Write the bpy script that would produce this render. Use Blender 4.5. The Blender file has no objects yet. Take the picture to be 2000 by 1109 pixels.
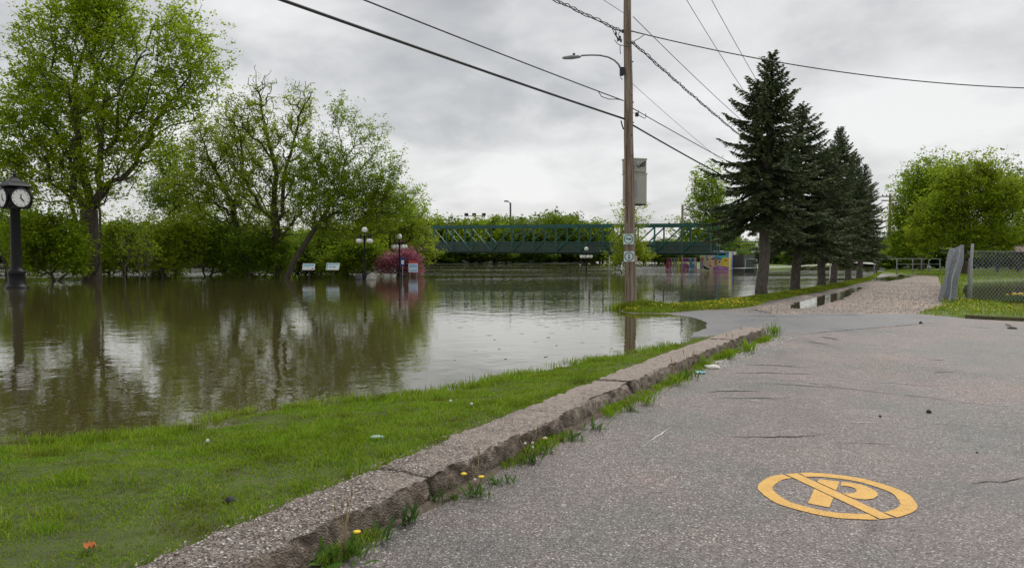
import bpy, bmesh, math, random
import numpy as np
from mathutils import Vector, Matrix, noise
random.seed(7); rng = np.random.default_rng(7)
C = bpy.context.scene.collection
SC = bpy.context.scene
# ------------------------------------------------------------------ camera
F = 1450.0; HZ = 500.0; H0 = 1.6
cam_d = bpy.data.cameras.new('camera'); cam = bpy.data.objects.new('camera', cam_d); C.objects.link(cam)
cam_d.sensor_width = 36; cam_d.lens = 36*F/2000; cam_d.clip_end = 3000; cam_d.clip_start = 0.05
PITCH = math.atan((554.5-HZ)/F)
cam.location = (0, 0, H0); cam.rotation_euler = (math.pi/2-PITCH, 0, 0)
SC.camera = cam
# ------------------------------------------------------------------ world (overcast) and soft sun
SUN_EL, SUN_AZ = math.radians(52), math.radians(-35)
w = bpy.data.worlds.new('World'); SC.world = w; w.use_nodes = True
nt = w.node_tree; nt.nodes.clear()
def N(t, nt_, **kw):
    n = nt_.nodes.new(t)
    for k, v in kw.items(): setattr(n, k, v)
    return n
def mathn(nt_, op, a, b=None, c=None, clamp=False):
    n = N('ShaderNodeMath', nt_, operation=op, use_clamp=clamp)
    for i, v in enumerate((a, b, c)):
        if v is None: continue
        if isinstance(v, (int, float)): n.inputs[i].default_value = v
        else: nt_.links.new(v, n.inputs[i])
    return n.outputs[0]
def ramp(nt_, fac, stops, interp='LINEAR'):
    n = N('ShaderNodeValToRGB', nt_); n.color_ramp.interpolation = interp
    el = n.color_ramp.elements
    while len(el) < len(stops): el.new(0.5)
    for e, (p, c) in zip(el, stops):
        e.position = p; e.color = (c[0], c[1], c[2], 1) if not isinstance(c, (int, float)) else (c, c, c, 1)
    nt_.links.new(fac, n.inputs[0]); return n.outputs[0]
sky = N('ShaderNodeTexSky', nt, sky_type='NISHITA', sun_disc=False)
sky.sun_elevation = SUN_EL; sky.sun_rotation = SUN_AZ
bgA = N('ShaderNodeBackground', nt); bgA.inputs[1].default_value = 0.1; nt.links.new(sky.outputs[0], bgA.inputs[0])
geo = N('ShaderNodeTexCoord', nt)
sep = N('ShaderNodeSeparateXYZ', nt); nt.links.new(geo.outputs['Generated'], sep.inputs[0])
zc = mathn(nt, 'ADD', mathn(nt, 'MAXIMUM', sep.outputs[2], 0.0), 0.30)
cx = mathn(nt, 'DIVIDE', sep.outputs[0], zc); cy = mathn(nt, 'DIVIDE', sep.outputs[1], zc)
comb = N('ShaderNodeCombineXYZ', nt); nt.links.new(cx, comb.inputs[0]); nt.links.new(cy, comb.inputs[1]); nt.links.new(sep.outputs[2], comb.inputs[2])
def noise_node(nt_, vec, scale, detail=4, rough=0.5, dist=0.0, off=None):
    n = N('ShaderNodeTexNoise', nt_); n.inputs['Scale'].default_value = scale; n.inputs['Detail'].default_value = detail
    n.inputs['Roughness'].default_value = rough; n.inputs['Distortion'].default_value = dist
    if vec is not None:
        if off is not None:
            m = N('ShaderNodeMapping', nt_); m.inputs['Location'].default_value = off; nt_.links.new(vec, m.inputs[0]); vec = m.outputs[0]
        nt_.links.new(vec, n.inputs['Vector'])
    return n.outputs['Fac']
n1 = noise_node(nt, comb.outputs[0], 2.3, 9, 0.55, 0.25, (3.1, 0.4, 0))
n2 = noise_node(nt, comb.outputs[0], 0.95, 4, 0.5, 0.3, (7.0, 2.2, 0))
elev = ramp(nt, sep.outputs[2], [(0.0, 0.05), (0.05, 0.06), (0.14, 0.11), (0.24, 0.025), (0.34, -0.03), (0.6, -0.05), (1.0, -0.03)])
mixv = mathn(nt, 'ADD', mathn(nt, 'ADD', mathn(nt, 'MULTIPLY', n1, 0.62), mathn(nt, 'MULTIPLY', n2, 0.38)), elev)
cloud = ramp(nt, mixv, [(0.36, (.335, .340, .348)), (0.44, (.410, .413, .418)), (0.50, (.500, .502, .503)), (0.55, (.570, .570, .568)), (0.64, (.665, .663, .657))])
bgB = N('ShaderNodeBackground', nt); nt.links.new(cloud, bgB.inputs[0]); bgB.inputs[1].default_value = 1.0
mx = N('ShaderNodeMixShader', nt); mx.inputs[0].default_value = 0.94
nt.links.new(bgA.outputs[0], mx.inputs[1]); nt.links.new(bgB.outputs[0], mx.inputs[2])
wo = N('ShaderNodeOutputWorld', nt); nt.links.new(mx.outputs[0], wo.inputs[0])
sd_ = bpy.data.lights.new('sun', 'SUN'); sd_.energy = 1.4; sd_.angle = math.radians(35); sd_.color = (1, .97, .93)
sun = bpy.data.objects.new('sun', sd_); C.objects.link(sun)
sun.rotation_euler = (math.pi/2-SUN_EL, 0, SUN_AZ+math.pi)   # light comes from behind and left of the camera
SC.view_settings.view_transform = 'Standard'; SC.view_settings.look = 'None'
SC.view_settings.exposure = 0.45; SC.view_settings.gamma = 1.0; SC.view_settings.use_curve_mapping = False
# ------------------------------------------------------------------ pixel -> place helpers (photo 2000 x 1109)
def ray(px, py):
    a = (px-1000)/F; b = (554.5-py)/F
    c, s = math.cos(PITCH), math.sin(PITCH)
    return Vector((a, c+b*s, -s+b*c))
def G(px, py, z=0.0):
    r = ray(px, py); t = (z-H0)/r.z; return (r.x*t, r.y*t)
def W(px, py, d):
    r = ray(px, py); t = d/r.y; return Vector((r.x*t, d, H0+r.z*t))
# ------------------------------------------------------------------ tagging and linking
def tag(o, label=None, cat=None, group=None, kind=None):
    if label: o['label'] = label
    if cat: o['category'] = cat
    if group: o['group'] = group
    if kind: o['kind'] = kind
    return o
def empty(name, loc=(0, 0, 0), rz=0.0, **kw):
    o = bpy.data.objects.new(name, None); C.objects.link(o); o.location = loc; o.rotation_euler = (0, 0, rz)
    o.empty_display_size = 0.2
    return tag(o, **kw)
def link(name, me, parent=None, **kw):
    o = bpy.data.objects.new(name, me); C.objects.link(o)
    if parent is not None: o.parent = parent
    return tag(o, **kw)
def copy_tree(o, parent=None):
    c = o.copy(); C.objects.link(c)
    c.parent = parent
    for ch in o.children: copy_tree(ch, c)
    return c
def npmesh(name, V, Fc, mat, smooth=False):
    V = np.asarray(V, np.float32); Fc = np.asarray(Fc, np.int32); k = Fc.shape[1]
    me = bpy.data.meshes.new(name)
    me.vertices.add(len(V)); me.vertices.foreach_set('co', V.ravel())
    me.loops.add(Fc.size); me.loops.foreach_set('vertex_index', Fc.ravel())
    me.polygons.add(len(Fc)); me.polygons.foreach_set('loop_start', np.arange(0, Fc.size, k, dtype=np.int32))
    me.polygons.foreach_set('use_smooth', np.full(len(Fc), smooth))
    me.update(calc_edges=True)
    for m in (mat if isinstance(mat, (list, tuple)) else [mat]): me.materials.append(m)
    return me
class MB:
    def __init__(s): s.v = []; s.f = []; s.sm = []
    def add(s, vs, fs, smooth=False):
        b = len(s.v); s.v += [tuple(v) for v in vs]; s.f += [tuple(i+b for i in f) for f in fs]; s.sm += [smooth]*len(fs); return s
    def box(s, c, size, M=None, bev=0.0):
        hx, hy, hz = size[0]/2, size[1]/2, size[2]/2
        if bev > 0:
            b = min(bev, hx*.9, hy*.9, hz*.9); vs = []
            for sx in (-1, 1):
                for sy in (-1, 1):
                    for sz in (-1, 1):
                        vs += [(sx*(hx-b), sy*(hy-b), sz*hz), (sx*(hx-b), sy*hy, sz*(hz-b)), (sx*hx, sy*(hy-b), sz*(hz-b))]
            bm = bmesh.new()
            for v in vs: bm.verts.new(v)
            bmesh.ops.convex_hull(bm, input=bm.verts); bm.verts.index_update()
            V = [v.co.copy() for v in bm.verts]; Fs = [[q.index for q in f.verts] for f in bm.faces]; bm.free()
        else:
            V = [Vector((x, y, z)) for x in (-hx, hx) for y in (-hy, hy) for z in (-hz, hz)]
            Fs = [(0, 1, 3, 2), (4, 6, 7, 5), (0, 4, 5, 1), (2, 3, 7, 6), (0, 2, 6, 4), (1, 5, 7, 3)]
        if M is not None: V = [M @ v for v in V]
        c = Vector(c); return s.add([v+c for v in V], Fs)
    def tube(s, pts, r, n=8, cap=True, smooth=True):
        pts = [Vector(p) for p in pts]; rs = r if isinstance(r, (list, tuple)) else [r]*len(pts)
        vs = []; up = None
        for i, p in enumerate(pts):
            t = (pts[min(i+1, len(pts)-1)]-pts[max(i-1, 0)])
            if t.length < 1e-9: t = Vector((0, 0, 1))
            t.normalize()
            if up is None: up = t.orthogonal().normalized()
            else:
                up = up-t*up.dot(t)
                up = up.normalized() if up.length > 1e-6 else t.orthogonal().normalized()
            b = t.cross(up)
            for k in range(n):
                a = 2*math.pi*k/n; vs.append(p+(up*math.cos(a)+b*math.sin(a))*rs[i])
        fs = [(i*n+k, i*n+(k+1) % n, (i+1)*n+(k+1) % n, (i+1)*n+k) for i in range(len(pts)-1) for k in range(n)]
        s.add(vs, fs, smooth)
        if cap:
            b = len(s.v)-len(vs); m = len(pts)
            s.f += [tuple(b+k for k in range(n-1, -1, -1)), tuple(b+(m-1)*n+k for k in range(n))]; s.sm += [False]*2
        return s
    def lathe(s, prof, n=16, c=(0, 0, 0), smooth=True, M=None):
        vs = []; c = Vector(c)
        for (r, z) in prof:
            for k in range(n):
                a = 2*math.pi*(k+.5)/n; v = Vector((r*math.cos(a), r*math.sin(a), z)); vs.append((M @ v if M is not None else v)+c)
        m = len(prof)
        fs = [(i*n+k, i*n+(k+1) % n, (i+1)*n+(k+1) % n, (i+1)*n+k) for i in range(m-1) for k in range(n)]
        s.add(vs, fs, smooth); b = len(s.v)-len(vs)
        s.f += [tuple(b+k for k in range(n-1, -1, -1)), tuple(b+(m-1)*n+k for k in range(n))]; s.sm += [False]*2
        return s
    def sphere(s, c, r, nu=14, nv=9, sq=(1, 1, 1)):
        vs = []; c = Vector(c)
        for i in range(nv+1):
            th = math.pi*i/nv
            for k in range(nu):
                a = 2*math.pi*k/nu
                vs.append(c+Vector((math.sin(th)*math.cos(a)*r*sq[0], math.sin(th)*math.sin(a)*r*sq[1], math.cos(th)*r*sq[2])))
        return s.add(vs, [(i*nu+k, (i+1)*nu+k, (i+1)*nu+(k+1) % nu, i*nu+(k+1) % nu) for i in range(nv) for k in range(nu)], True)
    def prism(s, poly, O, U, V_, D):   # polygon in plane (U,V), extruded by D
        O = Vector(O); U = Vector(U); V_ = Vector(V_); D = Vector(D); n = len(poly)
        a = [O+U*p[0]+V_*p[1] for p in poly]
        return s.add(a+[p+D for p in a], [tuple(range(n)), tuple(range(2*n-1, n-1, -1))]+[(i, i+n, (i+1) % n+n, (i+1) % n) for i in range(n)])
    def build(s, name, mat, parent=None, **kw):
        me = bpy.data.meshes.new(name); me.from_pydata(s.v, [], s.f); me.materials.append(mat)
        me.polygons.foreach_set('use_smooth', s.sm); me.update()
        return link(name, me, parent, **kw)
def rotz(a): return Matrix.Rotation(a, 3, 'Z')
# ------------------------------------------------------------------ materials
def newmat(name):
    m = bpy.data.materials.new(name); m.use_nodes = True; t = m.node_tree; p = t.nodes['Principled BSDF']; return m, t, p
def mat(name, col, rough=0.6, metal=0.0, var=0.25, scale=6.0, bump=0.0, bscale=40.0, col2=None, spec=None, coord='Object', stretch=None, detail=5):
    m, t, p = newmat(name)
    tc = N('ShaderNodeTexCoord', t); vec = tc.outputs[coord]
    if stretch:
        mp = N('ShaderNodeMapping', t); mp.inputs['Scale'].default_value = stretch; t.links.new(vec, mp.inputs[0]); vec = mp.outputs[0]
    c2 = col2 if col2 else tuple(min(1, c*(1-var)) for c in col); c1 = col if col2 else tuple(min(1, c*(1+var)) for c in col)
    f = noise_node(t, vec, scale, detail, 0.6)
    t.links.new(ramp(t, f, [(0.32, c2), (0.68, c1)]), p.inputs['Base Color'])
    p.inputs['Roughness'].default_value = rough; p.inputs['Metallic'].default_value = metal
    if spec is not None: p.inputs['Specular IOR Level'].default_value = spec
    if bump:
        b = N('ShaderNodeBump', t); b.inputs['Strength'].default_value = 1; b.inputs['Distance'].default_value = bump
        t.links.new(noise_node(t, vec, bscale, 4, 0.6), b.inputs['Height']); t.links.new(b.outputs[0], p.inputs['Normal'])
    return m
def leafmat(name, a, b, trans=0.4, c=None, clump=0.35, patchy=0):
    m, t, p = newmat(name)
    g = N('ShaderNodeNewGeometry', t); tc = N('ShaderNodeTexCoord', t)
    nz = noise_node(t, tc.outputs['Object'], clump, 3, 0.6)
    f = mathn(t, 'ADD', mathn(t, 'MULTIPLY', g.outputs['Random Per Island'], 0.55), mathn(t, 'MULTIPLY', nz, 0.45))
    stops = [(0.15, a), (0.75, b)] if c is None else [(0.15, a), (0.6, b), (0.8, c)]
    col = ramp(t, f, stops)
    if patchy:
        mm = N('ShaderNodeMix', t, data_type='RGBA', blend_type='MULTIPLY'); mm.inputs[0].default_value = 1
        t.links.new(col, mm.inputs[6]); t.links.new(ramp(t, noise_node(t, tc.outputs['Object'], patchy, 5, .7, .3), [(.33, (.62, .50, .42)), (.45, (.86, .86, .80)), (.56, (1, 1, 1)), (.7, (.80, 1.0, .85))]), mm.inputs[7]); col = mm.outputs[2]
    t.links.new(col, p.inputs['Base Color']); p.inputs['Roughness'].default_value = 0.5
    p.inputs['Specular IOR Level'].default_value = 0.10
    tr = N('ShaderNodeBsdfTranslucent', t); t.links.new(col, tr.inputs[0])
    mxs = N('ShaderNodeMixShader', t); mxs.inputs[0].default_value = trans
    t.links.new(p.outputs[0], mxs.inputs[1]); t.links.new(tr.outputs[0], mxs.inputs[2])
    t.links.new(mxs.outputs[0], t.nodes['Material Output'].inputs[0]); return m
def speck(name, stops, vscale, rough=0.75, bump=0.003, patches=None, fine=None, spec=0.4):
    """aggregate surface: voronoi cells coloured through a ramp, plus larger tonal patches"""
    m, t, p = newmat(name); tc = N('ShaderNodeTexCoord', t); vec = tc.outputs['Object']
    v = N('ShaderNodeTexVoronoi', t); v.inputs['Scale'].default_value = vscale; t.links.new(vec, v.inputs['Vector'])
    sepc = N('ShaderNodeSeparateColor', t); t.links.new(v.outputs['Color'], sepc.inputs[0])
    col = ramp(t, sepc.outputs[0], stops, 'LINEAR')
    n = noise_node(t, vec, 0.55, 6, 0.62)
    pc = ramp(t, n, patches or [(0.35, (.86, .86, .88)), (0.5, (1, .97, .95)), (0.65, (1.12, 1.06, 1.0))])
    mm = N('ShaderNodeMix', t, data_type='RGBA', blend_type='MULTIPLY'); mm.inputs[0].default_value = 1
    t.links.new(col, mm.inputs[6]); t.links.new(pc, mm.inputs[7])
    n5 = noise_node(t, vec, 9, 5, 0.7)
    mpb = N('ShaderNodeMapping', t); mpb.inputs['Scale'].default_value = (.5, .22, 1); mpb.inputs['Rotation'].default_value = (0, 0, .5); t.links.new(vec, mpb.inputs[0])
    nb = noise_node(t, mpb.outputs[0], 1.0, 7, 0.66, .6); nst = noise_node(t, vec, 1.9, 4, .75, 1.2)
    for fac_, stp in ((nb, [(.34, (.72, .75, .77)), (.48, (.95, .96, .96)), (.60, (1.12, 1.08, 1.05)), (.7, (1.22, 1.16, 1.10))]), (nst, [(.28, (.66, .65, .64)), (.38, (1, 1, 1)), (.64, (1, 1, 1)), (.76, (1.2, 1.14, 1.08))])):
        mb_ = N('ShaderNodeMix', t, data_type='RGBA', blend_type='MULTIPLY'); mb_.inputs[0].default_value = 1
        t.links.new(mm.outputs[2], mb_.inputs[6]); t.links.new(ramp(t, fac_, stp), mb_.inputs[7]); mm = mb_
    m2 = N('ShaderNodeMix', t, data_type='RGBA', blend_type='MULTIPLY'); m2.inputs[0].default_value = 0.7
    t.links.new(mm.outputs[2], m2.inputs[6]); t.links.new(ramp(t, n5, [(0.3, .68), (0.7, 1.15)]), m2.inputs[7])
    t.links.new(m2.outputs[2], p.inputs['Base Color'])
    t.links.new(ramp(t, nb, [(0.35, rough-.17), (0.65, rough+.10)]), p.inputs['Roughness']); p.inputs['Specular IOR Level'].default_value = spec
    b = N('ShaderNodeBump', t); b.inputs['Distance'].default_value = bump; b.inputs['Strength'].default_value = 1
    hh = mathn(t, 'ADD', v.outputs['Distance'], mathn(t, 'MULTIPLY', noise_node(t, vec, vscale*.6, 3, .6), 1.2))
    t.links.new(hh, b.inputs['Height']); t.links.new(b.outputs[0], p.inputs['Normal'])
    return m
M = {}
M['asphalt'] = speck('worn_asphalt', [(0, (.060, .052, .049)), (.4, (.150, .131, .123)), (.75, (.230, .200, .186)), (.93, (.30, .265, .243)), (1, (.62, .58, .54))], 105, 0.52, 0.004,
                     [(0.34, (.76, .83, .83)), (0.45, (.92, .95, .93)), (0.55, (1.08, 1.0, .98)), (0.68, (1.24, 1.13, 1.05))])
M['patch'] = speck('dark_asphalt', [(0, (.105, .108, .115)), (.6, (.165, .167, .172)), (1, (.25, .25, .252))], 130, 0.55, 0.002)
M['gravel'] = speck('gravel', [(0, (.20, .160, .135)), (.4, (.33, .275, .235)), (.8, (.42, .355, .31)), (1, (.62, .57, .52))], 26, 0.85, 0.02,
                    [(0.3, (.7, .68, .66)), (0.5, (1, .98, .96)), (0.7, (1.1, 1.06, 1.0))])
M['soil'] = mat('lawn_soil', (.090, .120, .020), .9, var=.5, scale=5, bump=.01, bscale=60, col2=(.050, .055, .016))
M['bed'] = mat('river_bed', (.10, .08, .05), .9)
M['grass'] = leafmat('grass_blades', (.120, .210, .012), (.260, .415, .022), .48, (.44, .49, .09), clump=1.6, patchy=2.6)
M['grassfar'] = leafmat('grass_tufts', (.125, .190, .016), (.27, .37, .030), .42, (.38, .44, .07), clump=.6, patchy=.9)
M['meadow'] = mat('meadow', (.17, .225, .035), .9, var=.3, scale=1.3, bump=.02, bscale=20, col2=(.08, .13, .025))
M['bank'] = mat('dark_bank_soil', (.035, .050, .015), .95, var=.3, scale=.4, col2=(.02, .028, .01))  # dark green bank soil, tone varies at random
M['paint'] = None
M['wood'] = None
M['black'] = mat('black_iron', (.006, .006, .007), .45, var=.3, scale=9, spec=.25)
M['green_steel'] = mat('green_steel', (.018, .125, .098), .45, var=.35, scale=1.2, col2=(.010, .065, .054))
M['globe'] = mat('milk_glass', (.80, .79, .76), .2, var=.04)
M['white'] = mat('white_paint', (.78, .78, .76), .45, var=.06)
M['greybox'] = mat('cabinet_paint', (.42, .42, .36), .5, var=.10, scale=3, stretch=(3, 3, .6))
M['galv'] = mat('galvanised_steel', (.27, .28, .285), .5, metal=.3, var=.2, scale=12)
M['greyfence'] = mat('weathered_wire', (.36, .38, .41), .6, metal=.0, var=.3, scale=9)
M['cable'] = mat('cable_sheath', (.018, .018, .020), .5, var=.2)
M['cable2'] = mat('bare_wire', (.10, .10, .105), .5, var=.2)
M['concrete'] = mat('pale_concrete', (.42, .41, .38), .85, var=.2, scale=2, bump=.004)
M['rock'] = mat('granite', (.30, .28, .25), .85, var=.4, scale=6, bump=.02, bscale=14)
M['bark'] = mat('bark', (.075, .060, .045), .9, var=.45, scale=5, bump=.03, bscale=14, stretch=(3, 3, .6))
M['barkgrey'] = mat('spruce_bark', (.120, .102, .086), .9, var=.45, scale=6, bump=.03, bscale=16, stretch=(2.5, 2.5, 1))
M['twig'] = mat('twig', (.055, .045, .033), .9, var=.3)
M['leaf_maple'] = leafmat('maple_leaf', (.215, .300, .010), (.38, .50, .020), .62, (.50, .62, .05), .4)
M['leaf_mid'] = leafmat('green_leaf', (.175, .255, .012), (.31, .44, .024), .6, (.43, .56, .05), .4, patchy=.35)
M['leaf_yel'] = leafmat('yellow_leaf', (.20, .27, .014), (.36, .46, .032), .6, (.48, .56, .06), .4)
M['leaf_dark'] = leafmat('dark_leaf', (.085, .140, .010), (.175, .27, .018), .52, (.26, .36, .03), .3)
M['leaf_bank'] = leafmat('bank_leaf', (.090, .135, .012), (.175, .245, .02), .5, (.26, .34, .04), .3)
M['leaf_right'] = leafmat('elm_leaf', (.21, .295, .020), (.36, .46, .030), .60, (.47, .57, .05), .3, patchy=.5)
M['leaf_pink'] = leafmat('crab_blossom', (.20, .05, .08), (.52, .17, .24), .4, (.74, .42, .50), .8)
M['needle'] = leafmat('spruce_needle', (.048, .072, .032), (.115, .150, .066), .25, (.24, .28, .13), .9)
M['leaf_weed'] = leafmat('weed_leaf', (.055, .115, .018), (.11, .21, .03), .35, clump=4)
M['leaf_iris'] = leafmat('blade_leaf', (.035, .085, .022), (.085, .17, .04), .3, clump=4)
M['yellow'] = mat('dandelion_yellow', (.85, .62, .02), .6, var=.1)
M['puff'] = mat('seed_head', (.70, .68, .62), .9, var=.1)
M['straw'] = mat('dry_stem', (.34, .25, .13), .8, var=.2)
M['glass'] = mat('window_dark', (.03, .035, .04), .1, var=.1)
# wet murky flood water
m, t, p = newmat('flood_water'); M['water'] = m
p.inputs['Base Color'].default_value = (.068, .057, .022, 1); p.inputs['IOR'].default_value = 2.4
p.inputs['Roughness'].default_value = .015
tc = N('ShaderNodeTexCoord', t); ob = tc.outputs['Object']
sx = N('ShaderNodeSeparateXYZ', t); t.links.new(ob, sx.inputs[0])
band = noise_node(t, ob, .055, 3, .5, .3, (4, 9, 0))
mp = N('ShaderNodeMapping', t); mp.inputs['Scale'].default_value = (.35, 1.6, 1); t.links.new(ob, mp.inputs[0])
band2 = noise_node(t, mp.outputs[0], .09, 3, .5, .4)
rip = mathn(t, 'MULTIPLY', ramp(t, band2, [(.42, .12), (.62, 1.0)]), ramp(t, mathn(t, 'MULTIPLY', sx.outputs[1], .01), [(.18, .03), (.45, .25), (.65, 1.0)]))
wv = noise_node(t, ob, 1.5, 3, .55, .2); wf = noise_node(t, ob, 9, 2, .5)
vo = N('ShaderNodeTexVoronoi', t); vo.inputs['Scale'].default_value = 1.9; t.links.new(ob, vo.inputs['Vector'])
rg = mathn(t, 'MULTIPLY', mathn(t, 'SINE', mathn(t, 'MULTIPLY', vo.outputs['Distance'], 70)), ramp(t, vo.outputs['Distance'], [(.05, 1.0), (.30, 0.0)]))
hgt = mathn(t, 'ADD', mathn(t, 'ADD', mathn(t, 'MULTIPLY', wv, mathn(t, 'ADD', mathn(t, 'MULTIPLY', rip, .075), .0042)), mathn(t, 'MULTIPLY', wf, .0010)), mathn(t, 'MULTIPLY', rg, .0004))
b = N('ShaderNodeBump', t); b.inputs['Distance'].default_value = 1; b.inputs['Strength'].default_value = 1
t.links.new(hgt, b.inputs['Height']); t.links.new(b.outputs[0], p.inputs['Normal'])
# yellow road paint with worn pinholes
m, t, p = newmat('yellow_road_paint'); M['paint'] = m
tc = N('ShaderNodeTexCoord', t)
wn = mathn(t, 'ADD', mathn(t, 'MULTIPLY', noise_node(t, tc.outputs['Object'], 85, 4, .75), .75), mathn(t, 'MULTIPLY', noise_node(t, tc.outputs['Object'], 7, 4, .6), .25))
t.links.new(ramp(t, wn, [(.345, (.13, .105, .085)), (.395, (.50, .28, .07)), (.44, (.66, .36, .065)), (.55, (.76, .44, .08)), (.68, (.80, .52, .14))]), p.inputs['Base Color'])
p.inputs['Roughness'].default_value = .6
b = N('ShaderNodeBump', t); b.inputs['Distance'].default_value = .003; t.links.new(noise_node(t, tc.outputs['Object'], 110, 3, .6), b.inputs['Height']); t.links.new(b.outputs[0], p.inputs['Normal'])
# weathered pole wood
m, t, p = newmat('pole_wood'); M['wood'] = m
tc = N('ShaderNodeTexCoord', t); mp = N('ShaderNodeMapping', t); mp.inputs['Scale'].default_value = (9, 9, .35); t.links.new(tc.outputs['Object'], mp.inputs[0])
g = noise_node(t, mp.outputs[0], 2.2, 6, .65, .3)
t.links.new(ramp(t, g, [(.30, (.065, .035, .022)), (.45, (.20, .145, .105)), (.62, (.34, .28, .22)), (.75, (.42, .37, .31))]), p.inputs['Base Color'])
p.inputs['Roughness'].default_value = .85
b = N('ShaderNodeBump', t); b.inputs['Distance'].default_value = .02; t.links.new(g, b.inputs['Height']); t.links.new(b.outputs[0], p.inputs['Normal'])
# kerb concrete: exposed aggregate top near, pitted and pinkish farther, mossy brown faces
m, t, p = newmat('old_kerb_concrete'); M['kerb'] = m
tc = N('ShaderNodeTexCoord', t); ob = tc.outputs['Object']
v = N('ShaderNodeTexVoronoi', t); v.inputs['Scale'].default_value = 85; v.inputs['Randomness'].default_value = 1; t.links.new(ob, v.inputs['Vector'])
sc_ = N('ShaderNodeSeparateColor', t); t.links.new(v.outputs['Color'], sc_.inputs[0])
agg = ramp(t, sc_.outputs[0], [(0, (.060, .047, .040)), (.38, (.185, .148, .125)), (.74, (.34, .282, .240)), (.90, (.46, .40, .355)), (1, (.84, .80, .74))])
con = ramp(t, noise_node(t, ob, 22, 6, .72), [(.34, (.15, .118, .095)), (.46, (.40, .328, .275)), (.7, (.53, .445, .385))])
sx = N('ShaderNodeSeparateXYZ', t); t.links.new(ob, sx.inputs[0])
msk = ramp(t, mathn(t, 'ADD', mathn(t, 'MULTIPLY', sx.outputs[1], .055), mathn(t, 'MULTIPLY', noise_node(t, ob, 2.2, 5, .6), .6)), [(.52, 0.0), (.72, 1.0)])
m1 = N('ShaderNodeMix', t, data_type='RGBA'); t.links.new(msk, m1.inputs[0]); t.links.new(agg, m1.inputs[6]); t.links.new(con, m1.inputs[7])
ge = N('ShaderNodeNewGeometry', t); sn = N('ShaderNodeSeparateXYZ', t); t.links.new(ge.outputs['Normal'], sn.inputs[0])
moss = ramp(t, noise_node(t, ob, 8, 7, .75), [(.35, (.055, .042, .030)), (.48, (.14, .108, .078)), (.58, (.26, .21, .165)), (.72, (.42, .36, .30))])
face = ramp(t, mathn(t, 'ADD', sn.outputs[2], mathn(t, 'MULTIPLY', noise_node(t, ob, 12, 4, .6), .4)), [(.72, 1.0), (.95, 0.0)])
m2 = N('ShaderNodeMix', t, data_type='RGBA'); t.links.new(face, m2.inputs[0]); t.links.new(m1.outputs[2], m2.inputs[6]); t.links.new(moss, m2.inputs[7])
t.links.new(m2.outputs[2], p.inputs['Base Color']); p.inputs['Roughness'].default_value = .85
b = N('ShaderNodeBump', t); b.inputs['Distance'].default_value = .016
t.links.new(mathn(t, 'ADD', v.outputs['Distance'], noise_node(t, ob, 50, 5, .7)), b.inputs['Height']); t.links.new(b.outputs[0], p.inputs['Normal'])
# see-through railing mesh of the bridge
m, t, p = newmat('railing_mesh'); M['mesh'] = m
p.inputs['Base Color'].default_value = (.05, .085, .075, 1); tr = N('ShaderNodeBsdfTransparent', t); mx = N('ShaderNodeMixShader', t); mx.inputs[0].default_value = .5
t.links.new(p.outputs[0], mx.inputs[1]); t.links.new(tr.outputs[0], mx.inputs[2]); t.links.new(mx.outputs[0], t.nodes['Material Output'].inputs[0])
def flat(name, col, rough=.6): return mat(name, col, rough, var=.12, scale=3)
# ------------------------------------------------------------------ land outlines (where the land meets the flood, z = 0)
def PX(l, z=0.0): return [G(x, y, z) for x, y in l]
SHORE = PX([(-700, 935), (-250, 890), (0, 874), (120, 866), (200, 858), (340, 846), (420, 838), (478, 830), (455, 817), (520, 806), (580, 798), (660, 789), (736, 777), (800, 773), (862, 769), (920, 757), (985, 738),
            (1060, 726), (1150, 706), (1220, 695), (1300, 680), (1352, 664), (1368, 652), (1386, 640), (1388, 630), (1372, 622), (1340, 617), (1300, 613), (1240, 612), (1217, 609), (1215, 604), (1240, 600), (1300, 599), (1400, 591),
            (1480, 580), (1550, 570), (1600, 561), (1650, 552), (1700, 541), (1712, 532), (1720, 524)])
LAND = SHORE+[(120, 150), (260, 100), (60, -20), (-14, -20), (-14, 0)]
PUD1 = PX([(1528, 603), (1548, 590), (1600, 578), (1650, 566), (1684, 557), (1690, 561), (1668, 575), (1640, 588), (1605, 600), (1560, 606)])
PUD2 = PX([(1702, 549), (1712, 541), (1750, 538), (1792, 539), (1760, 546), (1728, 551)])
POND = PX([(1868, 590), (1872, 558), (1888, 550), (1960, 548), (2100, 546), (2500, 548), (2500, 604), (2100, 610), (1985, 604), (1955, 596), (1915, 593)])
STRIP = PX([(1217, 609), (1215, 604), (1240, 600), (1300, 599), (1400, 591), (1480, 580), (1550, 570), (1650, 552), (1700, 541), (1712, 532), (1724, 533), (1700, 548), (1650, 562), (1560, 580), (1505, 590), (1478, 601), (1430, 607), (1370, 609), (1300, 612), (1250, 612)])
GRAV = PX([(1440, 608), (1500, 594), (1560, 581), (1650, 563), (1700, 549), (1745, 541), (1790, 536), (1830, 539), (1838, 560), (1842, 600), (1808, 612), (1600, 614), (1500, 614)], .04)
MEAD = PX([(1792, 613), (1842, 598), (1838, 560), (1832, 540), (1760, 537), (1720, 534), (1722, 524)], .05)+[(110, 140), (250, 95), (60, 12)]+PX([(2300, 640), (2100, 632), (1960, 625), (1880, 620)], .05)
PATCH = PX([(1100, 640), (1300, 612), (1500, 612), (1620, 615), (1800, 617), (1875, 622), (1800, 630), (1700, 641), (1640, 648), (1590, 651), (1530, 655), (1440, 664), (1330, 690), (1200, 700)], .03)
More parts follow.
